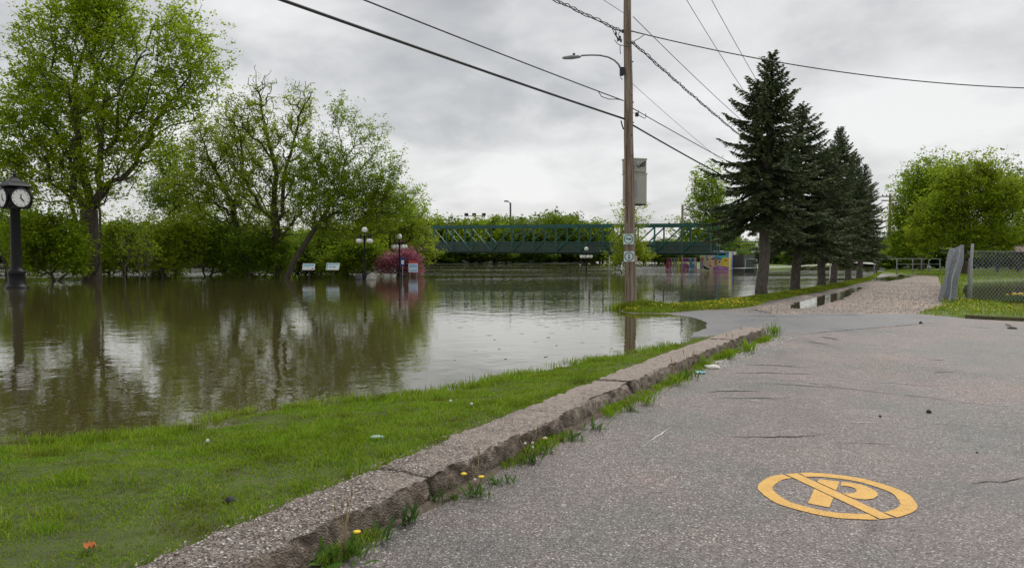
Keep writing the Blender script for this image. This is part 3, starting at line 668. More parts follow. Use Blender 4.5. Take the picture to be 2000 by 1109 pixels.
weed(975, 945, 'dand', 'fresh green dandelion leaves to the right of the two headed dandelion', 'weed', .9, 0, 0, 0, 14)
weed(1035, 902, 'dand', 'dandelion clump with dry stalks and seed heads under the broken kerb edge', 'dandelion', 1.0, 0, 3, 3, 16)
weed(1070, 885, 'dand', 'small dandelion with one yellow head at the broken kerb corner', 'dandelion', .8, 1, 0, 1, 10)
weed(1115, 860, 'dand', 'leafy clump at the chipped white corner of the kerb', 'weed', 1.1, 0, 0, 0, 16)
weed(1160, 838, 'dand', 'weed with toothed leaves in the middle stretch of the kerb', 'weed', 1.0, 0, 1, 0, 14)
weed(1190, 815, 'tuft', 'bright upright grass tuft beside a toothed weed along the kerb', 'grass tuft', 0.81, 0, 0, 0, 40)
weed(1262, 790, 'tuft', 'wide grass tuft with a pale stone next to it at the kerb foot', 'grass tuft', 0.93, 0, 3, 0, 50)
weed(1232, 803, 'dand', 'dark leafy weed left of the wide grass tuft', 'weed', 1.0, 0, 1, 0, 12)
weed(1320, 752, 'tuft', 'grass tuft just before the blue wrapper', 'grass tuft', 0.99, 0, 4, 0, 50)
weed(1345, 740, 'dand', 'leafy weed with brown stalks touching the blue wrapper', 'weed', 1.2, 0, 5, 0, 14)
weed(1378, 716, 'tuft', 'grass tuft right behind the blue wrapper', 'grass tuft', 1.05, 0, 0, 0, 50)
weed(1425, 700, 'tuft', 'spiky grass tuft past the wrapper in pale grit', 'grass tuft', 1.12, 0, 2, 0, 50)
weed(1462, 688, 'tuft', 'bushy green grass tuft in pale grit near the kerb end', 'grass tuft', 1.36, 0, 0, 0, 60)
weed(1512, 655, 'tuft', 'tall grass tuft closing off the far end of the kerb', 'grass tuft', 1.49, 0, 3, 1, 70)
weed(1495, 668, 'tuft', 'thin grass tuft against the last kerb block', 'grass tuft', 1.05, 0, 2, 0, 40)
# small litter
def blob(name, loc, r, sq, mat_, label, cat, seed=0, sub=2):
    bm = bmesh.new(); bmesh.ops.create_icosphere(bm, subdivisions=sub, radius=r)
    for v in bm.verts:
        k = 1+.28*noise.noise(v.co/r*1.3+Vector((seed, 0, 0)))+.12*noise.noise(v.co/r*3+Vector((0, seed, 0))); v.co = Vector((v.co.x*sq[0]*k, v.co.y*sq[1]*k, v.co.z*sq[2]*k))
    me = bpy.data.meshes.new(name); bm.to_mesh(me); bm.free(); me.materials.append(mat_)
    o = link(name, me, None, label=label, cat=cat); o.location = loc; return o
def crumple(name, px, py, sx, sy, mat_, label, cat, z=Z_R):
    x, y = G(px, py, z); vs = []; n = 5
    for i in range(n+1):
        for k in range(n+1): vs.append(((i/n-.5)*sx, (k/n-.5)*sy, .012+.018*noise.noise((i*.8, k*.9, px*.1))+(.012 if (i+k) % 2 else 0)))
    o = MB().add(vs, [(i*(n+1)+k, (i+1)*(n+1)+k, (i+1)*(n+1)+k+1, i*(n+1)+k+1) for i in range(n) for k in range(n)]).build(name, mat_, None, label=label, cat=cat)
    o.location = (x, y, z); o.rotation_euler = (0, 0, px); return o
crumple('wrapper', 1368, 729, .10, .13, mat('blue_wrapper', (.30, .62, .66), .35, var=.3, scale=20), 'small light blue wrapper lying at the kerb foot', 'litter')
blob('stone', (*G(1391, 719, .05), .07), .07, (1.6, 1, .5), M['puff'], 'flat pale stone beside the blue wrapper', 'stone', 3)
blob('stone', (*G(1814, 806, .05), .065), .028, (1, 1, .8), M['crack'], 'small black lump lying alone on the asphalt', 'stone', 5, 1)
blob('stone', (*G(1719, 814, .05), .058), .014, (1, 1, .8), M['crack'], 'tiny black pebble left of the black lump on the asphalt', 'stone', 6, 1)
blob('stone', (*G(1978, 642, .05), .065), .07, (1.6, 1, .4), M['crack'], 'flat dark lump on the asphalt at the right near the verge', 'stone', 7, 1)
blob('stone', (*G(1798, 631.5, .05), .065), .045, (1, 1, .8), M['crack'], 'dark lump on the bluish asphalt in front of the gravel', 'stone', 8, 1)
blob('stone', (*G(1908, 885, .05), .058), .01, (1, 1, .8), M['crack'], 'tiny dark bit on the asphalt above the yellow ring at right', 'stone', 9, 1)
x, y = G(175, 1070, .15); lz = float(lawn_h(np.array([[x, y]]))[0])
o = crumple('fallen_leaf', 175, 1070, .07, .05, mat('orange_leaf', (.45, .13, .02), .7, var=.3), 'orange dead leaf lying in the grass', 'leaf', lz+.025)
x, y = G(449, 984, .15)
blob('clod', (x, y, .17), .035, (1, 1, .8), M['crack'], 'small dark clod in the lawn grass', 'clod', 2)
blob('rag', (*G(737, 862, .14), .175), .04, (1.5, .8, .4), mat('pale_leaf', (.35, .5, .4), .8), 'pale green scrap in the lawn grass', 'scrap', 4)
for i, (px, py, lb) in enumerate([(403, 870, 'white clover head in the lawn near the waterline at left'), (878, 789, 'white seed head in the lawn near the water'), (919, 803, 'white seed head in the lawn, closer to the kerb')]):
    x, y = G(px, py, .12); zz = float(lawn_h(np.array([[x, y]]))[0])
    r = empty('seed_head_flower', (x, y, zz), label=lb, cat='flower'); MB().tube([(0, 0, 0), (.01, 0, .06)], .0025, 5).build('stalk', M['leaf_weed'], r); MB().sphere((.01, 0, .06), .015, 8, 6).build('seed_head', M['puff'], r)
mb = MB()
for i in range(46):
    sg_ = random.randrange(2, 20); u_ = random.random(); a_ = Vector(SHORE[sg_]).lerp(Vector(SHORE[sg_+1]), u_); off_ = random.uniform(.3, 3.5); q_ = a_+Vector((-.55, .8))*off_; th = random.uniform(0, 6.28); L_ = random.uniform(.02, .10)
    mb.tube([(q_.x, q_.y, .003), (q_.x+math.cos(th)*L_, q_.y+math.sin(th)*L_, .006)], .004, 4)
mb.build('floating_debris', M['twig'], None, kind='stuff', label='twigs and bits floating on the flood near the lawn')
# ------------------------------------------------------------------ trees
def grow(base, limbs, tips, R, bf=.45, rmin=.008, power=.5, wob=.07):
    """limbs: list of world polylines (first one the trunk); tips: attractor points. Nodes are joined into a balanced spanning tree."""
    pts = [np.array(base, float)]; par = [-1]; path = [0.0]
    for L in limbs:
        L = [np.array(q, float) for q in L]
        dist = [np.linalg.norm(L[0]-q) for q in pts]; j = int(np.argmin(dist)); last = j
        for q in L:
            seg_n = max(1, int(np.linalg.norm(q-pts[last])/.9)); a = pts[last].copy()
            for s in range(1, seg_n+1):
                nq = a+(q-a)*s/seg_n+(rng.normal(0, .05, 3) if s < seg_n else 0)
                pts.append(nq); par.append(last); path.append(path[last]+np.linalg.norm(nq-pts[last])); last = len(pts)-1
    nl = len(pts); T = np.asarray(tips, float); n = len(T)
    best = np.full(n, 1e9); bj = np.zeros(n, int)
    for j in range(nl):
        d = np.linalg.norm(T-pts[j], axis=1)
        dz = T[:, 2]-pts[j][2]; c = d*(1+.5*np.clip(-dz/np.maximum(d, .01), 0, 1))+bf*path[j]
        m_ = c < best; best[m_] = c[m_]; bj[m_] = j
    alive = np.ones(n, bool)
    for _ in range(n):
        i = int(np.argmin(np.where(alive, best, 1e9))); alive[i] = False
        pj = bj[i]; pts.append(T[i]); par.append(pj); pl = path[pj]+np.linalg.norm(T[i]-pts[pj]); path.append(pl); j = len(pts)-1
        d = np.linalg.norm(T-T[i], axis=1); dz = T[:, 2]-T[i][2]
        c = d*(1+.5*np.clip(-dz/np.maximum(d, .01), 0, 1))+bf*pl; m_ = alive & (c < best); best[m_] = c[m_]; bj[m_] = j
    pts = np.array(pts); par = np.array(par); N_ = len(pts); cnt = np.zeros(N_); kids = np.zeros(N_, int)
    for i in range(1, N_): kids[par[i]] += 1
    cnt[kids == 0] = 1
    for i in range(N_-1, 0, -1): cnt[par[i]] += cnt[i]+.02
    rad = rmin+(R-rmin)*(cnt/cnt[0])**power
    return pts, par, rad, kids, nl
def tubes(A, B, ra, rb, k):
    n = len(A); D = B-A; L = np.linalg.norm(D, axis=1, keepdims=True); D = D/np.maximum(L, 1e-6)
    ref = np.where(np.abs(D[:, 2:3]) > .9, np.array([[1., 0, 0]]), np.array([[0, 0, 1.]])); U = np.cross(D, ref); U /= np.maximum(np.linalg.norm(U, axis=1, keepdims=True), 1e-6); Vv = np.cross(D, U)
    a = np.arange(k)*2*np.pi/k; ring_ = U[:, None]*np.cos(a)[None, :, None]+Vv[:, None]*np.sin(a)[None, :, None]
    V = np.stack([A[:, None]+ring_*ra[:, None, None], B[:, None]+ring_*rb[:, None, None]], 1).reshape(-1, 3)
    i = np.arange(k); f = np.stack([i, (i+1) % k, (i+1) % k+k, i+k], 1); return V, (np.arange(n)[:, None, None]*2*k+f[None]).reshape(-1, 4)
def leaves(P, size, up=.35, ratio=.62):
    n = len(P); nrm = rng.normal(0, 1, (n, 3)); nrm[:, 2] = np.abs(nrm[:, 2])+up; nrm /= np.linalg.norm(nrm, axis=1, keepdims=True)
    t_ = rng.normal(0, 1, (n, 3)); t_ -= nrm*(t_*nrm).sum(1, keepdims=True); t_ /= np.linalg.norm(t_, axis=1, keepdims=True); s = np.cross(nrm, t_)
    L = (size*rng.uniform(.55, 1.3, n))[:, None]
    V = np.stack([P-t_*L*.5, P+s*L*ratio*.5+nrm*L*.08, P+t_*L*.5, P-s*L*ratio*.5+nrm*L*.08], 1).reshape(-1, 3)
    return V, np.arange(n*4).reshape(-1, 4)
def ell_points(blobs, n):
    w_ = np.array([b_[2][0]*b_[2][1]*b_[2][2]*b_[3] for b_ in blobs]); w_ = w_/w_.sum(); out = []
    for b_, ww in zip(blobs, w_):
        m_ = max(2, int(n*ww)); q = rng.normal(0, 1, (m_, 3)); q /= np.linalg.norm(q, axis=1, keepdims=True); q *= (rng.random((m_, 1))**.42)
        c = np.array(b_[0])+np.array(b_[1]); out.append(c+q*np.array(b_[2])*(1+.12*np.sin(q[:, :1]*7+q[:, 2:3]*5)))
    return np.concatenate(out)
def make_tree(name, label, base, limbs, tips, R, nleaf, lsize, leafm, barkm='bark', cat='tree', group=None, spread=.45, bf=.4, thick=.06, shoots=.25, power=.5, up=.75, bare=0.0, bare_above=1e9):
    base = np.array(base, float); pts, par, rad, kids, nl = grow(base, limbs, tips, R, bf, power=power)
    root = empty(name, tuple(base), label=label, cat=cat, group=group)
    i = np.arange(1, len(pts)); A = pts[par[i]]-base; B = pts[i]-base; ra = rad[par[i]].copy(); rb = rad[i]; ra = np.minimum(ra, rb*1.5+.01)
    ra[par[i] == 0] = rad[0]*1.15
    mid = (A+B)/2+rng.normal(0, 1, A.shape)*np.linalg.norm(B-A, axis=1, keepdims=True)*.06*(rb[:, None] < .12); rm = (ra+rb)/2
    A2 = np.concatenate([A, mid]); B2 = np.concatenate([mid, B]); r1 = np.concatenate([ra, rm]); r2 = np.concatenate([rm, rb])
    Dv = B2-A2; Dv /= np.maximum(np.linalg.norm(Dv, axis=1, keepdims=True), 1e-6); A2 = A2-Dv*np.minimum(r1, .4)[:, None]*.5*(r1 > .1)[:, None]
    big = r2 > thick
    if big.sum() == 0: big = r2 >= np.sort(r2)[-3:][0]
    V, Fq = tubes(A2[big], B2[big], r1[big], r2[big], 9); link('trunk', npmesh('trunk', V, Fq, M[barkm], True), root)
    V, Fq = tubes(A2[~big], B2[~big], r1[~big], r2[~big], 4); link('branches', npmesh('branches', V, Fq, M['twig'], True), root, kind='stuff')
    ti = np.where(kids[i] == 0)[0]; ti = np.concatenate([ti, np.where((kids[i] > 0) & (rb < thick*.45))[0]])
    hi = pts[i][ti][:, 2] > bare_above; ti = ti[~hi | (rng.random(len(ti)) < .22)]
    if bare > 0: ti = ti[(rng.random(len(ti)) > bare)]
    pick = rng.choice(ti, nleaf); u = rng.random(nleaf)[:, None]*1.15
    P_ = A[pick]*(1-u)+B[pick]*u; P_ += rng.normal(0, 1, P_.shape)*spread*(.35+.65*rng.random((nleaf, 1)))
    if shoots > 0:   # short leafy upright shoots that fray the outline
        m_ = rng.random(nleaf) < shoots; dirn = (B-A)[pick]; dirn /= np.maximum(np.linalg.norm(dirn, axis=1, keepdims=True), 1e-3); dirn[:, 2] += .6
        P_[m_] = (B[pick]+dirn*rng.random((nleaf, 1))*spread*2.2+rng.normal(0, .09*spread/.4, P_.shape))[m_]
    ncl = max(8, nleaf//5); ci = rng.integers(0, ncl, nleaf); P_ = P_[ci]+rng.normal(0, lsize*.85, P_.shape)*np.array([1, 1, .6])
    P_[:, 2] = np.maximum(P_[:, 2], .05-base[2]-0.0)
    V, Fq = leaves(P_, lsize, up); link('crown', npmesh('crown', V, Fq, M[leafm]), root)
    return root
def pxl(l, d0):   # pixel polyline -> world at depth d0 + dd
    out = []
    for q in l: out.append(np.array(W(q[0], q[1], d0+(q[2] if len(q) > 2 else 0))))
    return out
def pblobs(l, d0, dep=.8):
    out = []
    for q in l:
        px, py, rx, ry = q[:4]; dd = q[4] if len(q) > 4 else 0; wt = q[5] if len(q) > 5 else 1; d = d0+dd; k = d/F
        out.append((np.array(W(px, py, d)), np.zeros(3), np.array([rx*k, max(rx, ry)*k*dep, ry*k]), wt))
    return out
def ptree(name, label, bx, by, d, limbs, blobs, R, ntip, nleaf, lsize, leafm, **kw):
    base = W(bx, by, d); base.z = -.3
    return make_tree(name, label, base, [pxl(L, d) for L in limbs], ell_points(pblobs(blobs, d, kw.pop('dep', .8)), ntip), R, nleaf, lsize, leafm, **kw)
ptree('maple_tree', 'largest tree at left, forked trunk in the flood and broad bright green crown', 181, 548, 50,
      [[(179, 520), (176, 480), (175, 440), (174, 410)], [(186, 535, -.5), (193, 490, -.6), (195, 440, -.6), (194, 405, -.5)], [(176, 400, .2), (165, 350, .5), (152, 290, 1), (150, 200, 1.5), (147, 110, 2), (150, 20, 2), (155, -40, 2)],
       [(190, 400, -.2), (190, 330, -.5), (198, 260, -1), (205, 190, -1.5), (220, 100, -2), (226, 30, -2)],
       [(203, 398), (222, 345, -.5), (250, 300, -1), (285, 248, -1), (325, 218, -1.5), (362, 208, -1), (372, 178, 0), (395, 160, 1), (432, 168, 1)],
       [(298, 205, -2), (330, 150, -2), (360, 90, -2), (372, 40, -2)], [(150, 350, 1), (120, 268, 1), (80, 215, 1), (35, 190, 1)], [(140, 320, -1), (112, 240, -2), (90, 160, -2.5), (45, 65, -3)],
       [(210, 388, 1), (250, 382, 1.5), (272, 335, 2), (300, 290, 2), (330, 250, 2)], [(158, 470, .5), (140, 400, 1), (132, 345, 2), (120, 300, 3)], [(240, 320, 2), (250, 230, 3), (262, 150, 3), (280, 90, 3)], [(175, 330, 3), (172, 250, 4), (185, 160, 4), (190, 70, 4)]],
      [(190, 60, 95, 95), (175, 10, 90, 50), (80, 110, 75, 85, 0, .8), (30, 240, 65, 90, 0, .9), (110, 230, 80, 100), (210, 210, 85, 100), (355, 90, 62, 90, 0, .9), (395, 150, 60, 60, 0, .8), (320, 190, 85, 65, 0, .9), (290, 280, 75, 60, 0, .6), (90, 330, 90, 65), (200, 330, 80, 60, 0, .8), (15, 330, 50, 60), (255, 130, 50, 80, 0, .5), (140, 400, 70, 35, 0, .5)],
      .60, 1700, 72000, .215, 'leaf_maple', spread=.42, bf=.42, thick=.075, power=.64)
# the stand of trees right of the maple
ptree('tall_thin_tree', 'sparse tall tree with bare top twigs in the middle of the stand', 548, 545, 57,
      [[(545, 500), (540, 460)], [(535, 400), (540, 340), (528, 290), (515, 235), (505, 180), (500, 140)], [(552, 420), (556, 340), (575, 270), (590, 215), (608, 185)], [(530, 430, 1), (500, 370, 1), (470, 320, 1), (455, 250, 1)], [(560, 450, -1), (600, 400, -1), (620, 350, -1)]],
      [(508, 165, 26, 45), (590, 195, 34, 42), (540, 175, 40, 25, 0, .4), (505, 225, 40, 60), (585, 250, 40, 55), (545, 300, 60, 60), (460, 250, 45, 70), (490, 360, 60, 60), (580, 370, 60, 60), (540, 430, 60, 40)], .36, 1000, 24000, .16, 'leaf_yel', spread=.28, thick=.07, bf=.36, power=.56, bare_above=W(0,190,57).z)
ptree('leaning_tree', 'pale green leaning tree spreading right from the stand', 556, 543, 55,
      [[(575, 510), (600, 470), (620, 440)], [(645, 400), (665, 350), (690, 290), (700, 250)], [(640, 420, -1), (690, 400, -1), (740, 390, -1), (790, 400, -1)], [(610, 430, 1), (630, 350, 1), (640, 280, 1), (620, 220, 1)], [(625, 460, -1), (680, 465, -2), (730, 470, -2)], [(690, 350, 1), (730, 300, 1), (748, 250, 1)]],
      [(703, 250, 24, 48, 0, .7), (735, 290, 20, 60, 0, .7), (662, 240, 22, 55, 0, .7), (625, 290, 30, 40, 0, .5), (768, 335, 24, 50, 0, .7), (795, 378, 26, 32, 0, .8), (640, 320, 50, 50, 0, .5), (670, 350, 80, 60), (740, 380, 70, 50), (690, 420, 110, 50), (790, 410, 45, 38), (620, 400, 60, 50), (600, 330, 60, 60)], .20, 1350, 48000, .155, 'leaf_mid', spread=.28, thick=.06, bf=.36, power=.58, shoots=.5)
ptree('branching_tree', 'green tree with twisting dark limbs between maple and bare topped tree', 480, 545, 60,
      [[(475, 500), (465, 455)], [(455, 400), (430, 350), (405, 300), (390, 250)], [(470, 400, 1), (480, 330, 1), (490, 270, 1)], [(450, 430, -1), (410, 390, -1), (370, 360, -1)]],
      [(400, 290, 50, 70), (460, 310, 60, 70), (370, 360, 60, 45), (440, 390, 80, 50), (500, 430, 60, 40)], .30, 900, 26000, .17, 'leaf_yel', spread=.34, thick=.06, bf=.36, power=.58)
ptree('young_tree', 'dark leafy small tree behind the maple on its right', 343, 540, 64, [[(342, 480), (341, 430), (340, 380), (342, 330)]],
      [(340, 330, 38, 55), (330, 390, 50, 45), (375, 420, 50, 40)], .16, 400, 12000, .22, 'leaf_mid', spread=.42, thick=.05)
ptree('drooping_tree', 'yellow green tree drooping over the water beside the pink crabapple', 800, 535, 66, [[(770, 500), (760, 460)], [(790, 440), (815, 430)]],
      [(770, 430, 60, 50), (810, 450, 40, 55), (740, 470, 60, 45), (690, 480, 70, 40), (835, 490, 25, 28)], .22, 600, 26000, .19, 'leaf_yel', spread=.42, thick=.05, shoots=.5)
shr = [('leafy_shrub', 'bright round shrub tree left of the maple trunk', 110, 552, 47, [(100, 480, 60, 62), (60, 470, 40, 50), (140, 500, 35, 40)], 'leaf_mid', 21000),
       ('leafy_shrub', 'green shrub standing in water right of the maple trunk', 245, 545, 58, [(245, 475, 55, 50), (280, 490, 40, 40)], 'leaf_mid', 12000),
       ('leafy_shrub', 'yellowish shrub in the water below the dark small tree', 320, 548, 56, [(315, 490, 55, 48), (360, 470, 45, 50)], 'leaf_yel', 12000),
       ('leafy_shrub', 'dark twiggy shrub with low bare branches in the water', 405, 545, 58, [(405, 485, 50, 50), (440, 500, 30, 40)], 'leaf_dark', 11000),
       ('leafy_shrub', 'ivy dark shrub around the stand trunks', 500, 548, 57, [(500, 500, 55, 42), (545, 505, 30, 38)], 'leaf_dark', 12000),
       ('leafy_shrub', 'green shrub behind the two information boards', 625, 535, 66, [(620, 490, 55, 45), (660, 500, 40, 35)], 'leaf_dark', 12000),
       ('leafy_shrub', 'green shrub behind the taller globe lamp', 690, 538, 60, [(690, 505, 40, 36), (660, 520, 30, 22), (720, 500, 30, 35)], 'leaf_mid', 11000),
       ('leafy_shrub', 'low drowned shrub just right of the maple foot', 215, 542, 61, [(215, 505, 38, 34), (190, 515, 25, 24)], 'leaf_mid', 6000),
       ('leafy_shrub', 'low drowned shrub between the bare saplings and the dark one', 290, 541, 62, [(290, 512, 40, 28), (330, 518, 30, 22)], 'leaf_dark', 6500),
       ('leafy_shrub', 'low drowned shrub left of the ivy dark shrub', 455, 541, 62, [(450, 510, 34, 30), (475, 520, 24, 20)], 'leaf_mid', 6000),
       ('leafy_shrub', 'low drowned shrub right behind the leaning trunk', 585, 540, 63, [(585, 505, 36, 34), (610, 515, 26, 24)], 'leaf_dark', 6500),
       ('leafy_shrub', 'dark shrub behind the clock at the left edge', 10, 545, 60, [(0, 470, 60, 60), (30, 430, 40, 50), (-60, 460, 60, 80)], 'leaf_dark', 14000)]
for nm, lb, bx, by, d, bl, lm, nlv in shr:
    ptree(nm, lb, bx, by, d, [], bl, .10, 300, nlv, .20, lm, spread=.42, thick=.035, cat='shrub', shoots=.3)
for (px, lb) in [(246, 'thin dead sapling left of two standing in the flood'), (272, 'leafless sapling between maple and dark shrub in the flood'), (290, 'short bare sapling standing right of the other bare saplings')]:
    b0 = W(px, 560, 43); b0.z = -.3
    make_tree('sapling', lb, b0, [[b0+Vector((0, 0, 1.2)), b0+Vector((.05, 0, 2.6))]], ell_points([(np.array(b0+Vector((0, 0, 2.6))), np.zeros(3), np.array([.8, .6, 1.3]), 1)], 60), .035, 500, .10, 'leaf_mid', spread=.2, thick=.02, cat='sapling', group='bare saplings in the flood')
ptree('crabapple_tree', 'pink and magenta flowering crabapple beside the two globe lamps', 785, 545, 59, [], [(768, 517, 26, 17), (798, 513, 24, 19), (786, 503, 20, 13), (812, 526, 13, 13), (748, 525, 14, 12)], .09, 350, 9000, .14, 'leaf_pink', spread=.22, thick=.03, shoots=.35)
ptree('river_sapling', 'small leafy tree in the flood behind the utility pole', 1222, 532, 70, [[(1222, 480), (1225, 430)]], [(1232, 430, 28, 35, 0, .5), (1225, 480, 34, 34), (1212, 515, 26, 18), (1245, 500, 25, 25)], .09, 260, 6500, .19, 'leaf_yel', spread=.35, thick=.03, shoots=.5)
ptree('cottonwood', 'pale leafy tree rising left of the first spruce', 1392, 515, 92, [[(1392, 430), (1390, 370), (1388, 335)]], [(1382, 370, 32, 42), (1390, 420, 45, 40), (1350, 455, 45, 22), (1400, 460, 40, 35)], .2, 450, 14000, .30, 'leaf_mid', spread=.5, thick=.06, shoots=.4)
# right-hand trees
ptree('elm_tree', 'big bright green round tree behind the loose fence', 1880, 512, 62, [[(1880, 470), (1882, 420)]],
      [(1885, 395, 50, 48), (1838, 415, 38, 36), (1940, 405, 46, 40), (1868, 352, 34, 28), (1915, 345, 30, 34), (1820, 465, 44, 32), (1880, 455, 50, 38), (1950, 462, 44, 30), (1970, 372, 26, 26), (1805, 432, 24, 22)], .3, 950, 42000, .21, 'leaf_right', spread=.42, thick=.07, shoots=.5, bf=.45)
ptree('elm_tree', 'darker green tree behind the bright round one, left of it', 1800, 510, 80, [[(1800, 460), (1802, 400)]],
      [(1800, 400, 48, 60), (1830, 360, 60, 45, 0, .7), (1780, 450, 45, 45), (1770, 490, 35, 22)], .3, 700, 30000, .27, 'leaf_mid', spread=.6, thick=.07, shoots=.35)
ptree('elm_tree', 'tall dark tree at the right edge behind the bright round one', 1990, 510, 78, [[(1990, 450), (1990, 400)]],
      [(1960, 370, 60, 50, 0, .7), (2020, 420, 90, 90), (1900, 350, 50, 35, 0, .6), (1960, 470, 70, 45), (2100, 420, 80, 100)], .3, 900, 38000, .27, 'leaf_dark', spread=.6, thick=.07, shoots=.35)
# distant trees: three prototypes copied along both banks
def proto(label, lm, sq, seed, nlv=4200, ntip=200):
    base = np.array([0, 0, 0.0]); h = 10.0
    bl = []
    for k in range(6): bl.append((np.array([rng.uniform(-2.0, 2.0), rng.uniform(-1.5, 1.5), rng.uniform(3.2, 7.8)]), np.zeros(3), np.array([rng.uniform(1.4, 2.6), 1.8, rng.uniform(1.3, 2.4)]), 1))
    bl.append((np.array([0, 0, 2.2]), np.zeros(3), np.array([2.9, 2, 2.0]), 1))
    return make_tree('bank_tree', label, base, [[(0, 0, 2.0), (0.2, 0, 4.5), (0, .2, 7.5)]], ell_points(bl, ntip), .28, nlv, .55, lm, spread=.55, thick=.07, shoots=.4)
protos = [proto('', 'leaf_bank', 1, 1), proto('', 'leaf_dark', 1, 2), proto('', 'leaf_mid', 1, 3), proto('', 'leaf_dark', 1, 4, 4600)]
used = set()
def place_far(px, py_top, d, label, group, kind, wid=1.0):
    src = protos[kind]; top = W(px, py_top, d); x = top.x; s = max(.2, (top.z-.2)/10.0)
    o = src if kind not in used else copy_tree(src)
    used.add(kind)
    o.location = (x, d, .1); o.rotation_euler = (0, 0, random.uniform(0, 6.28)); o.scale = (s*wid, s*wid, s); o['label'] = label; o['category'] = 'tree'; o['group'] = group
    return o
LFB = 'leafy spring tree in the row on the far bank behind the green footbridge'
for px in range(835, 1225, 14):
    top = 414+12*random.random() if px < 1180 else 446
    place_far(px+random.uniform(-8, 8), top+random.choice([-8, 0, 4, 10]), random.uniform(172, 200), LFB, 'trees on the far bank behind the bridge', random.choice([0, 0, 2, 1, 3]), random.uniform(.9, 1.3))
for px, tp_ in ((1083, 405), (1122, 412), (960, 420)): place_far(px, tp_, 210, LFB, 'trees on the far bank behind the bridge', 0, .9)
for px in range(830, 1190, 22): place_far(px+random.uniform(-5, 5), 478+random.uniform(-8, 6), 151.5+16*max(0, px-960)/200+random.uniform(0, 2.5), 'low dark riverside bush under the footbridge on the far bank', 'bushes along the far waterline', random.choice([1, 3, 3]), 2.6)
for px in range(-60, 830, 30): place_far(px+random.uniform(-8, 8), 432+random.uniform(-16, 14), random.uniform(150, 185), 'tree in the dark belt across the water behind the left stand', 'trees across the water at left', random.choice([1, 2, 0, 0]), 1.35)
for px in range(-60, 830, 27): place_far(px+random.uniform(-8, 8), 472+random.uniform(-24, 14), random.uniform(139, 148), 'low bush on the bank across the water at left', 'bushes across the water at left', random.choice([1, 3, 3]), 2.4)
for px in range(1235, 1440, 26): place_far(px, 466+random.uniform(-12, 10), random.uniform(172, 190), 'tree beyond the right end of the footbridge', 'trees beyond the bridge end', random.choice([0, 1, 2]), 1.5)
for px in range(1395, 1660, 24): place_far(px, 455+random.uniform(-25, 14), random.uniform(128, 150), 'tree behind the row of spruces', 'trees behind the spruces', random.choice([0, 1, 2, 1]), 1.2)
for px in range(1235, 1440, 22): place_far(px, 492+random.uniform(-6, 4), random.uniform(168, 172), 'low bush on the bank beyond the coloured fence', 'bushes beyond the coloured fence', random.choice([1, 3, 0]), 3.0)
for px, tp_ in ((1722, 455), (1745, 440), (1765, 462), (1690, 470)): place_far(px, tp_, 150, 'tree at the far end of the gravel path', 'trees beyond the pipe fence', random.choice([0, 1, 2]), 1.1)
for px in range(1790, 2150, 36): place_far(px, 440+random.uniform(-10, 10), random.uniform(92, 110), 'dark tree behind the picnic shelter and round green tree', 'dark trees behind the shelter', random.choice([1, 3]), 1.2)
for px in range(1445, 1700, 20): place_far(px, 482+random.uniform(-6, 6), random.uniform(108, 126) if px < 1600 else 150, 'green bush on the bank behind the spruce trunks', 'bushes behind the spruce trunks', random.choice([0, 1, 3]), 2.2)
for px in range(1735, 2160, 24): place_far(px, 486+random.uniform(-8, 3), random.uniform(84, 92), 'low dark bush added under the trees at the right as filler and shade', 'added dark bushes under the right trees', random.choice([1, 3]), 2.4)  # added bushes fill the sky gap; their dark leaves stand for shade
